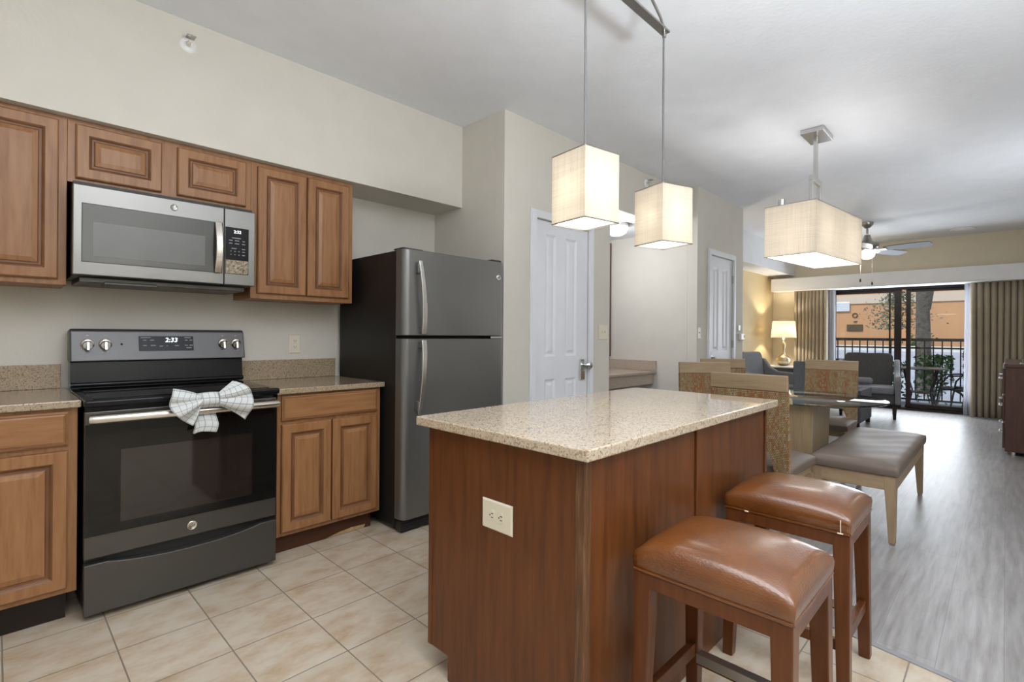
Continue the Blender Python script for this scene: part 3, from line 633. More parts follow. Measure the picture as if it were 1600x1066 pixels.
# ------------------------------------------------------------------ bar stools
def make_stool():
    t = thing('bar_stool', '', 'stool', (0, 0, 0), 'brown leather bar stools at the island')
    hx, hy, zr = .178, .200, .555
    def cush(u, v):
        a, b_ = 2 * u - 1, 2 * v - 1
        e = max(abs(a), abs(b_)); q = (1 - abs(a) ** 3.2) * (1 - abs(b_) ** 3.0)
        bulge = 1 + .025 * min(1, q * 4)
        return (a * hx, b_ * hy, zr + .050 + .052 * max(0, q) ** .55)
    m_ = MB().grid(cush, 28, 28)
    # skirt from the rim down to the welt, slightly bulging
    loop = [(i, 0) for i in range(29)] + [(28, j) for j in range(1, 29)] + [(i, 28) for i in range(27, -1, -1)] + [(0, j) for j in range(27, 0, -1)]
    base = [i * 29 + j for i, j in loop]; prev = base; n_ = len(base)
    for s_, z in ((1.022, zr + .032), (1.012, zr + .010), (1.0, zr + .001)):
        cur = []
        for k in base: x, y, _ = m_.v[k]; m_.v.append((x * s_, y * s_, z)); cur.append(len(m_.v) - 1)
        for k in range(n_): m_.f.append((prev[k], prev[(k + 1) % n_], cur[(k + 1) % n_], cur[k]))
        prev = cur
    m_.f.append(tuple(prev)); m_.uv = None
    cu = obj('seat_cushion', m_, 'brown_leather', t, smooth='all')
    e = .001
    obj('welt', MB().tube([(-hx, -hy, zr), (hx, -hy, zr), (hx, hy, zr), (-hx, hy, zr), (-hx, -hy, zr)], .0045, 8), 'brown_leather', cu, smooth=True)
    ap = .045
    obj('apron', MB().box(-hx, hx, -hy, -hy + .02, zr - ap, zr - .005).box(-hx, hx, hy - .02, hy, zr - ap, zr - .005).box(-hx, -hx + .02, -hy + .02, hy - .02, zr - ap, zr - .005).box(hx - .02, hx, -hy + .02, hy - .02, zr - ap, zr - .005), 'stool_wood', t, bevel=.002)
    for sx in (-1, 1):
        for sy in (-1, 1):
            tX, tY = sx * hx, sy * hy; w1, w2 = .050, .036
            top = (min(tX, tX - sx * w1), max(tX, tX - sx * w1), min(tY, tY - sy * w1), max(tY, tY - sy * w1), zr - .006)
            bX, bY = tX + sx * .012, tY + sy * .004
            bot = (min(bX, bX - sx * w2), max(bX, bX - sx * w2), min(bY, bY - sy * w2), max(bY, bY - sy * w2), .0015)
            obj('leg', MB().taper(bot, top), 'stool_wood', t, bevel=.003)
    zs_ = .20
    for sy in (-1, 1): obj('stretcher', MB().box(-hx + .03, hx - .03, sy * (hy - .02) - .011, sy * (hy - .02) + .011, zs_ - .022, zs_ + .018), 'stool_wood', t, bevel=.002)
    obj('stretcher', MB().box(-hx + .010, -hx + .030, -hy + .03, hy - .03, .16, .195), 'stool_wood', t, bevel=.002)
    fb = obj('stretcher', MB().box(hx - .030, hx - .010, -hy + .03, hy - .03, .15, .185), 'stool_wood', t, bevel=.002)
    obj('foot_plate', MB().box(hx - .036, hx - .004, -hy + .034, hy - .034, .1855, .189).box(hx - .0335, hx - .0305, -hy + .034, hy - .034, .158, .1855), 'brushed_steel', fb)
    return t
s1 = make_stool(); s1.location = (1.425, .536, 0); s1['label'] = 'brown leather bar stool with steel-plated rung, standing before the stool with stitch marks'
s2 = dup(s1, (2.125, .560, 0), 0, 'brown leather bar stool with pale stitch marks, between other stool and bench')

cu2 = [c for c in s2.children if c.name.startswith('seat_cushion')][0]
obj('stitching', MB().tube([(-.1835, -.175, .557), (-.1865, -.175, .580), (-.1850, -.175, .600)], .0016, 6), 'thread_pale', cu2)
obj('stitching', MB().tube([(-.1835, .115, .5555), (-.1845, .128, .556)], .0026, 6), 'thread_pale', cu2)
obj('stitching', MB().tube([(-.1835, -.182, .5555), (-.1845, -.166, .556)], .0026, 6), 'thread_pale', cu2)

# ------------------------------------------------------------------ pendants over the island
def cube_shade(m_, c, s, h_, z0, rz):
    t_ = .002; ca, sa = math.cos(rz), math.sin(rz)
    def rot(x, y): return (c[0] + x * ca - y * sa, c[1] + x * sa + y * ca)
    o_ = [rot(a * s[0], b_ * s[1]) for a, b_ in ((-1, -1), (1, -1), (1, 1), (-1, 1))]
    vs = [(*p, z0) for p in o_] + [(*p, z0 + h_) for p in o_]
    m_.add(vs, [(i, (i + 1) % 4, 4 + (i + 1) % 4, 4 + i) for i in range(4)]); return o_
def shade_parts(t, c, s, h_, z0, rz, mat, glow='diffuser_glow'):
    m_ = MB(); o_ = cube_shade(m_, c, s, h_, z0, rz); sh = obj('shade', m_, mat, t, solid=.0015)
    i_ = MB(); q = cube_shade(MB(), c, (s[0] - .004, s[1] - .004), h_, z0, rz)
    i_.prism(q, 'z', z0 + .004, z0 + .008); obj('diffuser', i_, glow, t)
    for zz in (z0, z0 + h_):
        k = [(*p, zz) for p in o_]; obj('shade_rim', MB().tube(k + [k[0]], .0022, 6), 'nickel_dark', sh)
    return o_
pd = thing('pendant_light', 'two square linen pendant shades on black cords from one bar', 'lamp', (1.9, 1.17, 2.64))
obj('bar', MB().box(1.52, 2.232, 1.148, 1.190, 2.640, 2.650), 'brushed_steel', pd, bevel=.001)
obj('canopy', MB().box(1.82, 1.96, 1.10, 1.24, CE - .03, CE - .001).cyl((1.89, 1.17, 2.652), .008, .14, 'z', 12), 'brushed_steel', pd, bevel=.002)
for x, rz, sq in ((1.59, R(-9), .0905), (2.21, R(-18), .0925)):
    shade_parts(pd, (x, 1.165), (sq, sq), .262, 1.63, rz, 'linen_shade')
    cd = obj('cord', MB().tube([(x, 1.167, 1.90), (x + .001, 1.168, 2.2), (x, 1.169, 2.639)], .0048, 8), 'cord_grey', pd, smooth=True)
    obj('cord_grip', MB().cyl((x, 1.167, 1.887), .009, .028, 'z', 12)  , 'brushed_steel', pd, smooth=True)
    obj('cord_grip', MB().cyl((x, 1.167, 2.615), .009, .05, 'z', 12), 'brushed_steel', pd, smooth=True)
    obj('support_arm', MB().tube([(x, 1.167, 2.66), (x - .03, 1.17, 2.70), (x - .10, 1.17, 2.74), (x - .2, 1.17, 2.80)] if x > 2 else [(x, 1.167, 2.66), (x + .1, 1.17, 2.72), (x + .2, 1.17, 2.80)], .007, 8), 'brushed_steel', pd, smooth=True)
    obj('top_frame', MB().box(x - .006, x + .006, 1.165 - sq * .86, 1.165 + sq * .86, 1.880, 1.883).box(x - sq * .86, x + sq * .86, 1.159, 1.171, 1.883, 1.886), 'brushed_steel', pd)
    light('pendant_bulb', 'POINT', (x, 1.165, 1.76), 1.1, (1, .98, .96), radius=.035)

# ------------------------------------------------------------------ linear light over the table
lc = (4.53, 1.085)
ll = thing('chandelier', 'long rectangular tan shade hanging over the dining table', 'lamp', (lc[0], lc[1], 1.8))
shade_parts(ll, lc, (.475, .178), .375, 1.80, R(-6.5), 'tan_shade')
obj('canopy', MB().box(lc[0] - .12, lc[0] + .18, lc[1] - .08, lc[1] + .08, CE - .035, CE - .001), 'handle_steel', ll, bevel=.003)
obj('stem', MB().box(lc[0] - .012, lc[0] + .018, lc[1] - .014, lc[1] + .014, 2.46, CE - .0355), 'handle_steel', ll, bevel=.002)
obj('yoke', MB().box(lc[0] - .13, lc[0] + .13, lc[1] - .014, lc[1] + .014, 2.415, 2.455).box(lc[0] - .13, lc[0] - .10, lc[1] - .014, lc[1] + .014, 2.14, 2.4145).box(lc[0] + .10, lc[0] + .13, lc[1] - .014, lc[1] + .014, 2.14, 2.4145), 'handle_steel', ll, bevel=.002)
obj('cross_bar', MB().box(lc[0] - .40, lc[0] + .40, lc[1] - .012, lc[1] + .012, 2.12, 2.1395), 'handle_steel', ll)
sp = obj('spot_head', MB().tube([(lc[0] - .34, lc[1] + .012, 2.14), (lc[0] - .36, lc[1] + .10, 2.19), (lc[0] - .37, lc[1] + .135, 2.20)], .007, 8).cyl((lc[0] - .37, lc[1] + .135, 2.185), .026, .05, 'z', 16), 'chrome', ll, smooth=True)
obj('spot_lens', MB().cyl((lc[0] - .37, lc[1] + .135, 2.180), .024, .004, 'z', 16), 'dome_glow', sp)
for dx in (-.25, .25): light('chandelier_bulb', 'POINT', (lc[0] + dx, lc[1], 1.98), 3.6, (1, .98, .96), radius=.04)

# ------------------------------------------------------------------ dining set
TC = (4.38, 1.105); TR = .52; PC = (4.30, 1.125)
tb = thing('dining_table', 'round glass dining table on pale wooden pedestal', 'table', (*TC, 0))
obj('tabletop', MB().lathe((*TC, .728), [(TR - .004, 0), (TR, .003), (TR, .010), (TR - .004, .013)], 'z', 96), 'table_glass', tb, smooth=True)
px, py = .29, .15; ch = .05
def oct_(s_): 
    X, Y = px * s_, py * s_
    return [(PC[0] + a, PC[1] + b_) for a, b_ in ((-X + ch, -Y), (X - ch, -Y), (X, -Y + ch), (X, Y - ch), (X - ch, Y), (-X + ch, Y), (-X, Y - ch), (-X, -Y + ch))]
m_ = MB(); ringz = [(.002, .90), (.02, .90), (.70, 1.0), (.7275, 1.0)]
for z, s_ in ringz: m_.v += [(*p, z) for p in oct_(s_)]
for i in range(3): m_.f += [(8 * i + j, 8 * i + (j + 1) % 8, 8 * i + 8 + (j + 1) % 8, 8 * i + 8 + j) for j in range(8)]
m_.f += [tuple(range(8))[::-1], tuple(range(24, 32))]
obj('pedestal', m_, 'pale_oak', tb)
def make_chair():
    # local: back at x=0, seat towards +x, width along y
    t = thing('dining_chair', '', 'chair', (0, 0, 0), 'woven dining chairs round the glass table')
    hw = .208
    def sp(z): return -.05 * max(0, (z - .42)) / .56           # back leans away
    def yq(z): return hw + .006 - .004 * (z - .4)
    # wooden top rail
    obj('top_rail', MB().add([(sp(z) + dx, s_ * yq(z), z) for z in (.895, .985) for dx in (-.014, .014) for s_ in (-1, 1)], [(0, 1, 3, 2), (4, 6, 7, 5), (0, 4, 5, 1), (2, 3, 7, 6), (0, 2, 6, 4), (1, 5, 7, 3)]), 'pale_oak_flat', t, bevel=.004)
    # woven back with arched opening above the seat
    m_ = MB(); N_ = 20; zt = .894
    outer = []
    def zb(y):
        a = abs(y)
        if a > hw - .075: return .425
        q = a / (hw - .075); return .565 - .02 * q * q - (.10 * max(0, (q - .72) / .28) ** 2)
    ys = [-hw + i * (2 * hw) / N_ for i in range(N_ + 1)]
    k = hw - .0745; ys = sorted(set(ys + [-k, k, -hw + .0755 - .001, hw - .0755 + .001]))
    for dx in (-.019, .019):
        for y in ys: m_.v += [(sp(zt) + dx, y * (yq(zt) / hw), zt), (sp(zb(y)) + dx, y * (yq(zb(y)) / hw), zb(y))]
    n2 = len(ys) * 2
    for i in range(len(ys) - 1):
        a = 2 * i; m_.f += [(a, a + 2, a + 3, a + 1), (n2 + a, n2 + a + 1, n2 + a + 3, n2 + a + 2), (a, n2 + a, n2 + a + 2, a + 2), (a + 1, a + 3, n2 + a + 3, n2 + a + 1)]
    a = n2 - 2; m_.f += [(0, 1, n2 + 1, n2), (a, n2 + a, n2 + a + 1, a + 1)]
    obj('woven_back', m_, 'woven_cord', t, bevel=.004)
    # seat cushion
    def seat(u, v):
        a, b_ = 2 * u - 1, 2 * v - 1; q = (1 - abs(a) ** 4) * (1 - abs(b_) ** 4)
        return (.245 + a * .222, b_ * (.222 + .012 * u) * .985, .462 + .035 * max(0, q) ** .6)
    m_ = MB().grid(seat, 18, 18); loop = [(i, 0) for i in range(19)] + [(18, j) for j in range(1, 19)] + [(i, 18) for i in range(17, -1, -1)] + [(0, j) for j in range(17, 0, -1)]
    base = [i * 19 + j for i, j in loop]; cur = []
    for k in base: x, y, z = m_.v[k]; m_.v.append((x, y, .415)); cur.append(len(m_.v) - 1)
    for k in range(len(base)): m_.f.append((base[k], base[(k + 1) % len(base)], cur[(k + 1) % len(base)], cur[k]))
    m_.f.append(tuple(cur)); m_.uv = None
    obj('seat', m_, 'taupe_leather', t, smooth=True, bevel=.008, seg=3)
    obj('seat_rail', MB().box(.03, .452, -.205, .205, .365, .4145), 'pale_oak_flat', t, bevel=.003)
    for sx, x in ((0, .0), (1, .435)):
        for s_ in (-1, 1):
            y = s_ * (hw - .02) if sx == 0 else s_ * .20
            zt_ = .424 if sx == 0 else .364
            obj('leg', MB().taper((x - .014 - (.03 if sx == 0 else 0), x + .014 - (.03 if sx == 0 else 0), y - .014, y + .014, .002), (x - .019, x + .019, y - .019, y + .019, zt_)), 'pale_oak', t, bevel=.003)
    return t
c1 = make_chair(); c1.location = (3.085, 1.065, 0); c1['label'] = 'woven dining chair seen from behind at the granite island end'
c2 = dup(c1, (4.08, 1.755, 0), R(225), 'woven dining chair beside the vanity alcove, partly behind the chair seen from behind')
c3 = dup(c1, (4.86, 1.915, 0), R(225), 'dining chair mostly hidden, only its top rail showing in front of the narrow closet door')
c4 = dup(c1, (5.40, 1.165, 0), R(180), 'woven dining chair across the table, facing the island, in front of grey armchair')
# bench
bn = thing('bench', 'long taupe leather bench with pale tapered wooden legs', 'bench', (4.3, .67, 0))
BX0, BX1, BY0, BY1 = 3.60, 4.98, .435, .885
def bseat(u, v):
    a, b_ = 2 * u - 1, 2 * v - 1; q = (1 - abs(a) ** 12) * (1 - abs(b_) ** 6)
    return ((BX0 + BX1) / 2 + a * (BX1 - BX0) / 2, (BY0 + BY1) / 2 + b_ * (BY1 - BY0) / 2, .455 + .022 * max(0, q) ** .6 - .012 * math.exp(-((a - .15) / .35) ** 2 - (b_ / .6) ** 2) + .0012 * math.sin(a * 18 + b_ * 5))
m_ = MB().grid(bseat, 40, 20); loop = [(i, 0) for i in range(41)] + [(40, j) for j in range(1, 21)] + [(i, 20) for i in range(39, -1, -1)] + [(0, j) for j in range(19, 0, -1)]
base = [i * 21 + j for i, j in loop]; prev = base; cc = ((BX0 + BX1) / 2, (BY0 + BY1) / 2)
for s_, z in ((1.012, .435), (1.006, .405), (1.0, .402)):
    cur = []
    for k in base: x, y, zz = m_.v[k]; m_.v.append((cc[0] + (x - cc[0]) * (1 + (s_ - 1) * .4), cc[1] + (y - cc[1]) * s_, z)); cur.append(len(m_.v) - 1)
    for k in range(len(base)): m_.f.append((prev[k], prev[(k + 1) % len(base)], cur[(k + 1) % len(base)], cur[k]))
    prev = cur
m_.f.append(tuple(prev)); m_.uv = None
obj('cushion', m_, 'taupe_leather', bn, smooth='all')
obj('apron', MB().box(BX0 + .012, BX1 - .012, BY0 + .014, BY0 + .034, .315, .4015).box(BX0 + .012, BX1 - .012, BY1 - .034, BY1 - .014, .315, .4015).box(BX0 + .012, BX0 + .032, BY0 + .034, BY1 - .034, .315, .4015).box(BX1 - .032, BX1 - .012, BY0 + .034, BY1 - .034, .315, .4015), 'pale_oak_flat', bn, bevel=.002)
for x, sx in ((BX0 + .01, 1), (BX1 - .01, -1)):
    for y, sy in ((BY0 + .01, 1), (BY1 - .01, -1)):
        T = sorted((x, x + sx * .062)); U = sorted((y, y + sy * .062)); b1 = sorted((x + sx * .006, x + sx * .038)); b2 = sorted((y + sy * .004, y + sy * .036))
        lg = obj('leg', MB().taper((*b1, *b2, .012), (*T, *U, .4)), 'pale_oak', bn, bevel=.003)
        obj('foot_glide', MB().cyl(((b1[0] + b1[1]) / 2, (b2[0] + b2[1]) / 2, .001), .014, .0115, 'z', 12), 'nickel_dark', lg)

# ------------------------------------------------------------------ vanity alcove
vt = thing('vanity_counter', 'speckled stone vanity counter in the white alcove', 'countertop', (4.6, 3.2, .8))
obj('slab', MB().box(3.92, 5.295, 2.855, 3.515, .775, .80), 'vanity_stone', vt, bevel=.003)
obj('apron', MB().box(3.92, 5.275, 2.885, 2.91, .655, .7745), 'vanity_stone', vt)
obj('side_splash', MB().box(5.272, 5.297, 2.86, 3.515, .8005, .915), 'vanity_stone', vt, bevel=.002)
obj('bracket', MB().box(3.93, 5.27, 2.93, 3.50, .70, .7745), 'walnut', vt)
mr = thing('vanity_mirror', 'tall framed mirror, brown frame edge showing beside alcove opening', 'mirror', (4.6, 3.5, 1.6))
obj('frame', MB().box(4.0, 4.05, 3.488, 3.516, .95, 2.33).box(5.225, 5.272, 3.46, 3.516, .95, 2.33).box(4.05, 5.225, 3.488, 3.516, .95, 1.0).box(4.05, 5.225, 3.488, 3.516, 2.28, 2.33), 'walnut', mr, bevel=.003)
obj('glass', MB().box(4.051, 5.224, 3.500, 3.512, 1.001, 2.279), 'chrome', mr)
al = thing('ceiling_lamp', 'white glass dome lamp on the vanity alcove ceiling', 'lamp', (4.56, 2.93, 2.37))
obj('base', MB().cyl((4.56, 2.93, 2.340), .125, .029, 'z', 32), 'nickel_dark', al, smooth=True)
obj('dome', MB().lathe((4.56, 2.93, 2.339), [(.115, 0), (.112, -.03), (.095, -.062), (.06, -.085), (.0, -.095)], 'z', 32), 'dome_glow', al, smooth=True)
light('alcove_bulb', 'POINT', (4.40, 2.98, 2.08), 13, (.98, .98, 1), radius=.08)

# ------------------------------------------------------------------ wall fittings
def switch(label, c, size, n_t):
    t = outlet('light_switch', label, c, holes=False, size=size, cat='switch')
    for k in range(n_t):
        x = c[0] + (k - (n_t - 1) / 2) * .046
        obj('toggle', MB().box(x - .005, x + .005, c[1] - .016, c[1] - .0065, c[2] - .004, c[2] + .012), 'ivory_plastic', t, bevel=.001)
switch('ivory double light switch between white door and vanity alcove', (3.803, 2.5795, 1.23), (.140, .132), 2)
switch('narrow ivory light switch beside the lever-handle closet door', (5.352, 2.3895, 1.235), (.078, .128), 1)
th = thing('thermostat', 'small white thermostat beside the closet door corner', 'thermostat', (6.53, 2.389, 1.21))
obj('housing', MB().box(6.48, 6.585, 2.352, 2.3895, 1.155, 1.235), 'white_plastic', th, bevel=.008, seg=3)
obj('screen', MB().box(6.56, 6.58, 2.3505, 2.3518, 1.185, 1.215), 'dark_hole', th)
tag(obj('wall_plate', MB().box(6.47, 6.53, 2.382, 2.3895, 1.275, 1.34), 'white_plastic', bevel=.002), 'small white wall plate above the thermostat', 'plate')
def sprinkler(label, c, n_, mat='white_plastic'):
    t = thing('sprinkler', label, 'sprinkler', c); c = Vector(c); n_ = Vector(n_)
    obj('escutcheon', MB().tube([c + n_ * .001, c + n_ * .004, c + n_ * .012], [.040, .038, .022], 24), mat, t, smooth=True)
    obj('nozzle', MB().tube([c + n_ * .012, c + n_ * .03], .012, 14).tube([c + n_ * .03 + Vector((-.010, 0, .0)), c + n_ * .055 + Vector((-.008, 0, 0))], .003, 6).tube([c + n_ * .03 + Vector((.010, 0, .0)), c + n_ * .055 + Vector((.008, 0, 0))], .003, 6), 'warm_nickel', t, smooth=True)
    obj('deflector', MB().box(c.x - .02, c.x + .02, c.y - .075, c.y - .03, c.z + .022, c.z + .025) if n_.y else MB().cyl((c.x, c.y, c.z - .062), .022, .003, 'z', 16), 'nickel_dark', t)
sprinkler('sidewall sprinkler high on the kitchen soffit', (.695, 3.0495, 2.692), (0, -1, 0))
sprinkler('sidewall sprinkler above the square pendant, over alcove header', (4.54, 2.5795, 2.722), (0, -1, 0))
sprinkler('sprinkler hanging from low ceiling above yellow wall', (7.15, 3.02, 2.3495), (0, 0, -1))
sm = thing('ceiling_vent', 'round white vent on living room ceiling by far wall', 'vent', (10.0, .47, CE))
obj('ring', MB().lathe((10.0, .47, CE - .001), [(.15, 0), (.15, -.012), (.11, -.02), (.10, -.012)], 'z', 30), 'white_plastic', sm, smooth=True)
obj('cone', MB().lathe((10.0, .47, CE - .004), [(.085, -.006), (.085, -.02), (.04, -.03), (0, -.03)], 'z', 24), 'white_plastic', sm, smooth=True)

# ------------------------------------------------------------------ ceiling fan
fc = (8.60, 1.41)
fn = thing('ceiling_fan', 'nickel ceiling fan with purple-grey blades and lit globe', 'fan', (*fc, CE))
obj('canopy', MB().lathe((*fc, CE), [(.075, -.001), (.07, -.03), (.035, -.075), (.02, -.085)], 'z', 24), 'nickel_dark', fn, smooth=True)
obj('downrod', MB().cyl((*fc, 2.66), .014, .10, 'z', 14), 'nickel_dark', fn, smooth=True)
obj('motor', MB().lathe((*fc, 2.415), [(.06, 0), (.11, .005), (.125, .02), (.115, .04), (.13, .05), (.14, .075), (.135, .11), (.10, .125), (.055, .16), (.035, .23), (.02, .235)], 'z', 32), 'nickel_dark', fn, smooth=True)
for k in range(5):
    a = R(-100 + 72 * k); ca, sa = math.cos(a), math.sin(a); pit = R(-17)
    def P(r, w_, h_): 
        y = w_ * math.cos(pit); z = w_ * math.sin(pit) + h_
        return (fc[0] + r * ca - y * sa, fc[1] + r * sa + y * ca, 2.425 + z)
    pr = [(.20, .05), (.26, .065), (.45, .075), (.66, .075), (.715, .06), (.73, .02)]
    ol = [(r, w_) for r, w_ in pr] + [(r, -w_) for r, w_ in reversed(pr)]; n_ = len(ol)
    m_ = MB(); m_.v = [P(r, w_, 0) for r, w_ in ol] + [P(r, w_, .007) for r, w_ in ol]
    m_.f = [tuple(range(n_))[::-1], tuple(range(n_, 2 * n_))] + [(i, (i + 1) % n_, n_ + (i + 1) % n_, n_ + i) for i in range(n_)]
    bl = obj('blade', m_, 'fan_blade', fn)
    obj('blade_iron', MB().add([P(.10, .015, -.002), P(.23, .03, -.003), P(.23, -.03, -.003), P(.10, -.015, -.002), P(.10, .015, -.008), P(.23, .03, -.009), P(.23, -.03, -.009), P(.10, -.015, -.008)], [(0, 1, 2, 3), (7, 6, 5, 4), (0, 4, 5, 1), (1, 5, 6, 2), (2, 6, 7, 3), (3, 7, 4, 0)]), 'nickel_dark', bl)
obj('globe', MB().lathe((*fc, 2.410), [(.085, 0), (.095, -.03), (.085, -.07), (.05, -.10), (0, -.11)], 'z', 28), 'dome_glow', fn, smooth=True)
for dx, dy, zl in ((.06, -.05, 1.99), (-.05, .07, 2.03)):
    ch_o = obj('pull_chain', MB().tube([(fc[0] + dx, fc[1] + dy, 2.44), (fc[0] + dx, fc[1] + dy, zl)], .002, 6), 'warm_nickel', fn)
    obj('pull_knob', MB().lathe((fc[0] + dx, fc[1] + dy, zl - .05), [(.004, .05), (.010, .035), (.012, .015), (.006, 0)], 'z', 12), 'bronze', ch_o, smooth=True)
light('fan_bulb', 'POINT', (fc[0], fc[1], 2.22), 5, (1, .96, .9), radius=.08)

# ------------------------------------------------------------------ far wall: sliding door, valance, curtains
sl = structroot('door_3', (10.66, 1.2, 0))
obj('frame', MB().box(10.61, 10.74, 2.25, 2.299, 0.002, 2.055).box(10.61, 10.74, .101, .15, .002, 2.055).box(10.61, 10.74, .15, 2.25, 2.01, 2.055).box(10.61, 10.74, .15, 2.25, .002, .03), 'bronze', sl)
def panel(nm, x, y0, y1, st0, st1):
    f = obj(nm, MB().box(x, x + .035, y0, y0 + st0, .031, 2.009).box(x, x + .035, y1 - st1, y1, .031, 2.009).box(x, x + .035, y0 + st0, y1 - st1, 1.965, 2.009).box(x, x + .035, y0 + st0, y1 - st1, .031, .10), 'bronze', sl)
    obj('pane', MB().box(x + .014, x + .019, y0 + st0 - .003, y1 - st1 + .003, .098, 1.967), 'pane_glass', f)
panel('fixed_panel', 10.645, 1.262, 2.249, .095, .04); panel('sliding_panel', 10.69, .152, 1.200, .04, .058)
obj('screen_stile', MB().box(10.62, 10.64, 1.405, 1.427, .031, 2.009), 'bronze', sl)
obj('door_pull', MB().box(10.625, 10.6445, 1.295, 1.32, .92, 1.12), 'bronze', sl)
tag(obj('valance', MB().box(10.18, 10.598, -.59, 3.16, 2.045, 2.063).box(10.18, 10.20, -.59, 3.16, 2.0635, 2.275).box(10.2005, 10.598, -.59, 3.16, 2.262, 2.275).box(10.2005, 10.598, 3.14, 3.16, 2.0635, 2.2615), 'white_paint', bevel=.003), 'long white valance box above sliding glass door', 'valance')
def curtain(label, y0, y1, x, folds, ph, mat='curtain_cloth', z0=.012, z1=2.043, amp=.036, flare=0, name='curtain', cat='curtain'):
    N_ = int(folds * 10); m_ = MB(); Zs = [z0, .5, 1.0, 1.6, z1]
    for zi, z in enumerate(Zs):
        tz = (z - z0) / (z1 - z0)
        for i in range(N_ + 1):
            t_ = i / N_; y = y0 + (y1 - y0) * t_ ; a = 2 * math.pi * folds * t_ + ph + .5 * math.sin(t_ * 9 + zi * .6)
            m_.v.append((x + amp * (1.1 - .25 * tz) * math.sin(a), y + .010 * math.cos(a) + flare * (1 - tz) * (1 - t_), z))
    for zi in range(len(Zs) - 1):
        for i in range(N_): k = zi * (N_ + 1) + i; m_.f.append((k, k + 1, k + N_ + 2, k + N_ + 1))
    return tag(obj(name, m_, mat, smooth='all', solid=.003), label, cat)
curtain('tan pleated drape behind the gold table lamp', 2.27, 2.80, 10.36, 9, .4)
curtain('tan pleated drape behind the brown dresser', -.42, .385, 10.36, 11, .9)
curtain('narrow white sheer curtain beside drape behind gold lamp', 2.17, 2.30, 10.46, 2.5, .2, 'sheer_cloth', amp=.02, name='sheer_curtain')
curtain('narrow white sheer curtain at drape behind dresser', .37, .47, 10.46, 2.5, 1, 'sheer_cloth', amp=.02, name='sheer_curtain')

# ------------------------------------------------------------------ living room furniture
def make_wing():
    t = thing('armchair', '', 'armchair', (0, 0, 0), 'grey upholstered armchairs by the window')
    # local: faces -x, width along y
    W = .34
    zs = [.20, .45, .70, .88, .95]; m_ = MB()
    def bx(z, f): return .20 + .12 * (z - .2) / .75 + f
    prof = [(-W + .02, .90), (-W + .05, .955), (-.15, .962), (0, .955), (.15, .962), (W - .05, .955), (W - .02, .90)]
    pts = [(-W + .035, .20)] + prof + [(W - .035, .20)]
    n_ = len(pts); m_.v = [(bx(z, 0), y, z) for y, z in pts] + [(bx(z, .10), y * .96, z - .01) for y, z in pts]
    m_.f = [tuple(range(n_)), tuple(range(n_, 2 * n_))[::-1]] + [(i, (i + 1) % n_, n_ + (i + 1) % n_, n_ + i) for i in range(n_)]
    obj('backrest', m_, 'grey_fabric', t, bevel=.02, seg=3, smooth=True)
    for s_ in (-1, 1):
        y0, y1 = sorted((s_ * (W - .01), s_ * (W + .06)))
        ol = [(-.36, .22), (.33, .22), (.40, .86), (.30, .84), (.20, .72), (.06, .655), (-.22, .645), (-.33, .63), (-.37, .58)]
        obj('wing_arm', MB().prism(ol, 'y', y0, y1), 'pale_grey_fabric', t, bevel=.022, seg=3, smooth=True)
    obj('seat_base', MB().box(-.34, .26, -W + .011, W - .011, .22, .36), 'grey_fabric', t, bevel=.015)
    obj('seat_cushion', MB().box(-.36, .19, -W + .014, W - .014, .361, .47), 'pale_grey_fabric', t, bevel=.035, seg=4, smooth=True)
    for x in (-.31, .28):
        for y in (-.33, .33): obj('leg', MB().taper((x - .018, x + .018, y - .018, y + .018, .002), (x - .028, x + .028, y - .028, y + .028, .2195)), 'bronze', t)
    return t
a1 = make_wing(); a1.location = (9.45, 1.53, 0); a1.rotation_euler = (0, 0, R(8)); a1['label'] = 'grey wing armchair facing in, in front of sliding glass door'
pl = tag(obj('cushion', MB().box(-.06, .06, -.17, .17, 0, .10), 'pale_grey_fabric', bevel=.04, seg=4, smooth=True), 'small grey cushion lying on the armchair by the glass door', 'cushion')
pl.location = (9.33, 1.62, .486); pl.rotation_euler = (0, R(12), R(8))
a2 = dup(a1, (8.35, 2.66, 0), R(70), 'pale grey armchair under the glowing yellow wall')
for ch in a2.children:
    if ch.name.startswith('backrest') or ch.name.startswith('seat_base'):
        ch.material_slots[0].link = 'OBJECT'; ch.material_slots[0].material = MT['pale_grey_fabric']
# low armchair seen from the side behind the far dining chair
a3 = thing('armchair', 'blue-grey square armchair behind the far dining chair', 'armchair', (8.3, 1.75, 0), 'grey upholstered armchairs by the window')
obj('side_panel', MB().box(7.93, 8.70, 1.36, 1.44, .07, .50), 'dark_grey_fabric', a3, bevel=.012)
obj('side_panel', MB().box(7.92, 8.75, 2.06, 2.16, .07, .60), 'blue_grey_fabric', a3, bevel=.012)
obj('backrest', MB().box(7.80, 7.90, 1.47, 2.13, .25, .862), 'blue_grey_fabric', a3, bevel=.02, seg=3)
obj('seat_cushion', MB().box(7.905, 8.68, 1.445, 2.055, .25, .46), 'dark_grey_fabric', a3, bevel=.02, seg=3)
for x in (7.98, 8.68):
    for y in (1.40, 2.10): obj('leg', MB().box(x - .025, x + .025, y - .025, y + .025, .002, .0695), 'bronze', a3)
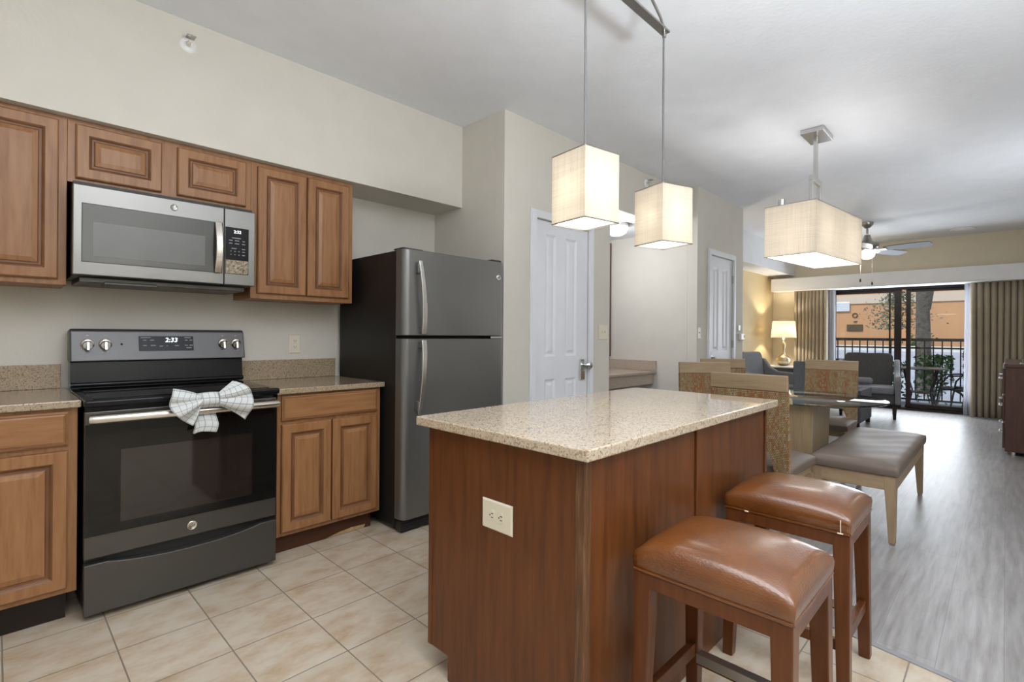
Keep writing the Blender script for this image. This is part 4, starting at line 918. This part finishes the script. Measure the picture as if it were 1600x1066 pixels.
# chest with lamp
sd = thing('side_chest', 'dark grey side chest with pale top under gold lamp', 'chest', (9.85, 2.85, 0))
obj('body', MB().box(9.62, 10.10, 2.50, 3.20, .02, .655), 'dark_grey_fabric', sd, bevel=.006)
obj('top', MB().box(9.60, 10.12, 2.48, 3.22, .656, .68), 'white_paint', sd, bevel=.004)
obj('drawer', MB().box(9.611, 9.6195, 2.53, 3.17, .36, .63), 'dark_grey_fabric', sd, bevel=.003)
def make_lamp(x, y, z, label, power):
    t = thing('table_lamp', label, 'lamp', (x, y, z))
    obj('base', MB().lathe((x, y, z + .001), [(.055, 0), (.10, .03), (.125, .08), (.12, .125), (.085, .165), (.04, .20), (.024, .25), (.026, .31), (.038, .37), (.03, .41), (.012, .44), (.010, .47)], 'z', 32), 'gold_metal', t, smooth=True)
    m_ = MB(); N_ = 40
    for r, zz in ((.205, .50), (.18, .80)): m_.v += [(x + r * math.cos(2 * math.pi * i / N_), y + r * math.sin(2 * math.pi * i / N_), z + zz) for i in range(N_)]
    m_.f = [(i, (i + 1) % N_, N_ + (i + 1) % N_, N_ + i) for i in range(N_)]
    obj('shade', m_, 'lamp_shade', t, smooth=True, solid=.002)
    obj('bulb', MB().lathe((x, y, z + .58), [(.012, -.11), (.014, -.03), (.028, 0), (.03, .025), (.015, .05), (0, .055)], 'z', 16), 'bulb_glow', t, smooth=True)
    light('table_lamp_bulb', 'POINT', (x, y, z + .66), power * .8, (1, .87, .66), radius=.03)
make_lamp(9.92, 2.865, .681, 'gold gourd table lamp with lit drum shade beside drape', 24)
s3 = thing('side_table', 'small table hidden behind closet wall corner, holding second lamp', 'table', (7.05, 2.92, 0))
obj('top', MB().box(6.80, 7.28, 2.70, 3.16, .60, .63), 'walnut', s3, bevel=.003)
for x in (6.83, 7.25):
    for y in (2.73, 3.13): obj('leg', MB().box(x - .02, x + .02, y - .02, y + .02, .002, .5995), 'walnut', s3)
make_lamp(7.095, 2.945, .631, 'table lamp just peeking past the thermostat corner', 14)

# dresser
ds = thing('dresser', 'dark walnut dresser with chrome pulls in front of pleated drape', 'dresser', (8.0, -.25, 0))
obj('body', MB().box(7.25, 9.0, -.56, .005, .04, .905), 'walnut', ds, bevel=.002)
obj('top', MB().box(7.235, 9.02, -.575, .012, .906, .938), 'walnut', ds, bevel=.003)
for i in range(2):
    for j in range(3):
        x0 = 7.27 + i * .87; z0 = .07 + j * .28
        d = obj('drawer', MB().box(x0, x0 + .84, .0055, .024, z0, z0 + .26), 'walnut', ds, bevel=.003)
        obj('drawer_pull', MB().tube([(x0 + .1, .025, z0 + .15), (x0 + .1, .05, z0 + .15), (x0 + .3, .05, z0 + .15), (x0 + .3, .025, z0 + .15)], .007, 8), 'chrome', d)
for x in (7.32, 8.93):
    for y in (-.5, -.06): obj('foot', MB().cyl((x, y, .001), .02, .0385, 'z', 12), 'chrome', ds)
mp = thing('tabletop_stand', 'small dark metal stand on the dresser top', 'stand', (7.42, -.2, .94))
obj('base', MB().box(7.27, 7.50, -.36, -.105, .9385, .95), 'nickel_dark', mp, bevel=.004)
obj('neck', MB().box(7.30, 7.38, -.20, -.125, .9505, .985), 'black_matte', mp, bevel=.004)

# ------------------------------------------------------------------ balcony and outdoors
struct('floor_outer', MB().box(10.755, 12.5, -2.5, 5.0, -.18, -.05), 'concrete')
struct('ceiling_outer', MB().box(10.755, 12.5, -2.5, 5.0, 2.62, 2.9), 'white_paint')
rl = thing('balcony_railing', 'black metal balcony railing with thin pickets', 'railing', (12.3, 1.2, -.05))
obj('rail', MB().box(12.275, 12.325, -1.5, 4.2, 1.135, 1.19), 'iron_black', rl)
obj('rail', MB().box(12.285, 12.315, -1.5, 4.2, .99, 1.022), 'iron_black', rl)
obj('rail', MB().box(12.285, 12.315, -1.5, 4.2, .01, .04), 'iron_black', rl)
for i in range(42):
    y = -1.2 + i * .128; obj('picket', MB().box(12.293, 12.307, y - .010, y + .010, .0405, 1.1445), 'iron_black', rl)
bp = tag(obj('balcony_post', MB().box(12.20, 12.26, 1.31, 1.375, -.049, 2.619), 'bronze', bevel=.004), 'slim dark post by the balcony railing', 'post')
bt = thing('patio_table', 'black patio table with curved legs on balcony', 'table', (11.55, 1.0, -.05))
obj('tabletop', MB().lathe((11.30, 1.06, .655), [(.345, 0), (.36, .008), (.36, .02), (.345, .026)], 'z', 40), 'table_plate', bt, smooth=True)
for k in range(4):
    a = R(45 + 90 * k); ca, sa = math.cos(a), math.sin(a)
    obj('leg', MB().tube([(11.30 + r * ca, 1.06 + r * sa, z) for r, z in ((.30, .654), (.26, .45), (.19, .28), (.24, .08), (.29, -.048))], .014, 8), 'iron_black', bt, smooth=True)
obj('brace', MB().lathe((11.30, 1.06, .25), [(.20, 0), (.215, .006), (.20, .012)], 'z', 30), 'iron_black', bt)
def make_patio():
    t = thing('patio_chair', '', 'chair', (0, 0, -.05), 'black sling patio chairs')
    for s_ in (-1, 1):
        y = s_ * .27
        obj('side_frame', MB().tube([(-.28, y, -.048), (-.24, y, .20), (-.20, y, .45), (-.10, y, .58), (.12, y, .60), (.24, y, .59)], .014, 8).tube([(-.24, y, .33), (-.05, y, .36), (.12, y, .25), (.27, y, -.048)], .014, 8).tube([(-.23, y * .9, .36), (.18, y * .9, .32), (.36, y * .9, .90)], .013, 8), 'iron_black', t, smooth=True)
    obj('sling', MB().prism([(-.22, .362), (.17, .325), (.355, .90), (.345, .905), (.16, .34), (-.22, .375)], 'y', -.24, .24), 'sling_grey', t)
    return t
q1 = make_patio(); q1.location = (11.36, .34, -.05); q1.rotation_euler = (0, 0, R(-72)); q1['label'] = 'black sling patio chair half hidden by white sheer curtain'
dup(q1, (11.93, .66, -.05), R(-82), 'black sling patio chair between railing and patio table')
pp = tag(obj('planter', MB().taper((11.05, 11.3, 2.02, 2.27, -.048), (11.0, 11.35, 1.97, 2.32, .80)), 'black_matte', bevel=.01), 'dark planter standing outside the glass behind armchair', 'planter')

struct('ground', MB().prism([(12.5, -.4), (14.5, -.30), (14.5, -.6), (12.5, -.6)], 'y', -20, 30), 'mulch')
struct('road', MB().prism([(14.5, -.28), (26.0, .66), (26.0, .3), (14.5, -.6)], 'y', -30, 45), 'asphalt')
struct('kerb', MB().box(25.9, 26.4, -30, 45, .3, .86), 'kerb_white')
struct('lawn', MB().box(26.4, 32, -30, 45, .3, .80), 'mulch')
bd = thing('building', 'orange stucco building with cream band beyond the balcony', 'building', (31, 3, .8))
obj('wall', MB().box(30, 34, -30, 45, .5, 8), 'orange_stucco', bd)
obj('band', MB().box(29.94, 29.995, -30, 45, 2.87, 3.30), 'cream_stucco', bd)
lv = MB(); lv.box(29.93, 29.995, 5.62, 6.20, 2.50, 2.98)
for k in range(5): lv.box(29.90, 29.93, 5.62, 6.20, 2.515 + k * .093, 2.575 + k * .093)
obj('louvre', lv, 'louvre_white', bd)
obj('plaque', MB().box(29.95, 29.995, 5.08, 5.74, 1.52, 1.84), 'brown_plate', bd)
obj('emblem', MB().tube([(29.97, 5.40 + .10 * math.cos(2 * math.pi * i / 24), 2.30 + .10 * math.sin(2 * math.pi * i / 24)) for i in range(25)], .022, 8, False).box(29.96, 29.995, 5.34, 5.46, 1.95, 2.0), 'brown_plate', bd)
def leafcloud(n_, fn, size, seed):
    rnd = random.Random(seed); m_ = MB()
    for _ in range(n_):
        p = Vector(fn(rnd)); d = Vector((rnd.gauss(0, 1), rnd.gauss(0, 1), rnd.gauss(0, .7))).normalized(); e = d.orthogonal().normalized(); s_ = size * rnd.uniform(.6, 1.4)
        e = Matrix.Rotation(rnd.uniform(0, 6.28), 3, d) @ e
        m_.add([p - d * s_, p + e * s_ * .45, p + d * s_, p - e * s_ * .45], [(0, 1, 2, 3)])
    return m_
tr = thing('tree', 'thick forked grey tree trunk beyond the balcony railing', 'tree', (16, 1.46, -.2))
def trunk_pts(o_): return o_
obj('trunk', MB().tube([(16, 1.44, -.4), (16, 1.45, .4), (16, 1.465, 1.2), (16, 1.475, 1.9), (16, 1.46, 2.35), (16, 1.50, 2.9)], [.20, .165, .15, .135, .155, .16], 16), 'bark', tr, smooth=True)
obj('branch', MB().tube([(16, 1.42, 1.9), (15.98, 1.36, 2.35), (15.95, 1.20, 2.9), (15.9, .95, 3.8)], [.10, .10, .09, .08], 12), 'bark', tr, smooth=True)
obj('branch', MB().tube([(16, 1.50, 2.8), (16.05, 1.6, 3.4), (16.1, 1.7, 4.2)], [.15, .11, .09], 12), 'bark', tr, smooth=True)
obj('foliage', leafcloud(900, lambda r: (16 + r.gauss(0, 1.3), 1.4 + r.gauss(0, 1.4), 5.6 + r.gauss(0, .7)), .14, 5), 'leaf_green', tr)
t2 = thing('tree', 'young thin tree with sparse grey leaves before orange wall', 'tree', (25, 3.2, .6))
bx_, by_ = 27.0, 3.37
obj('trunk', MB().tube([(bx_, by_, .78), (bx_, by_ + .02, 1.6), (bx_, by_ - .02, 2.6), (bx_, by_, 3.4)], [.085, .07, .05, .02], 10), 'pale_bark', t2, smooth=True)
def crown(r):
    z = r.uniform(1.55, 3.6); wd = .95 * (1 - abs((z - 2.1) / 1.6)) + .08; return (bx_ + r.gauss(0, wd * .5), by_ + r.gauss(0, wd * .55), z)
obj('foliage', leafcloud(1700, crown, .062, 3), 'leaf_grey', t2)
for k, (x, y, h_, lab_) in enumerate(((13.0, 1.02, .85, 'leafy green shrub beyond railing behind the patio table'), (13.1, .30, .95, 'leafy green shrub beyond railing behind the patio chair and sheer curtain'), (13.1, 1.74, .70, 'leafy green shrub beyond railing at base of tree trunk'))):
    sh = thing('shrub', lab_, 'shrub', (x, y, -.4), 'shrubs along the balcony')
    st = MB()
    for q in range(6):
        a = q * 1.05; st.tube([(x, y, -.40), (x + .12 * math.cos(a), y + .12 * math.sin(a), .1), (x + .26 * math.cos(a), y + .26 * math.sin(a), h_ - .15)], [.012, .009, .004], 6)
    obj('stem', st, 'pale_bark', sh)
    obj('foliage', leafcloud(520, lambda r: (x + max(-.3, min(.3, r.gauss(0, .18))), y + max(-.27, min(.27, r.gauss(0, .18))), max(-.3, h_ - abs(r.gauss(0, .38)))), .055, 20 + k), 'leaf_green', sh)
for k, (y, s_) in enumerate(((2.75, .40), (8.25, .42))):
    sh = thing('shrub', ('small round shrub by orange wall beside big tree trunk', 'small round shrub by orange wall below the white louvre')[k], 'shrub', (28.5, y, .8), 'shrubs along the orange building')
    obj('foliage', leafcloud(300, lambda r: (28.5 + r.gauss(0, s_ * .5), y + r.gauss(0, s_ * .6), .82 + abs(r.gauss(0, s_ * .8))), .07, 40 + k), 'leaf_green', sh)
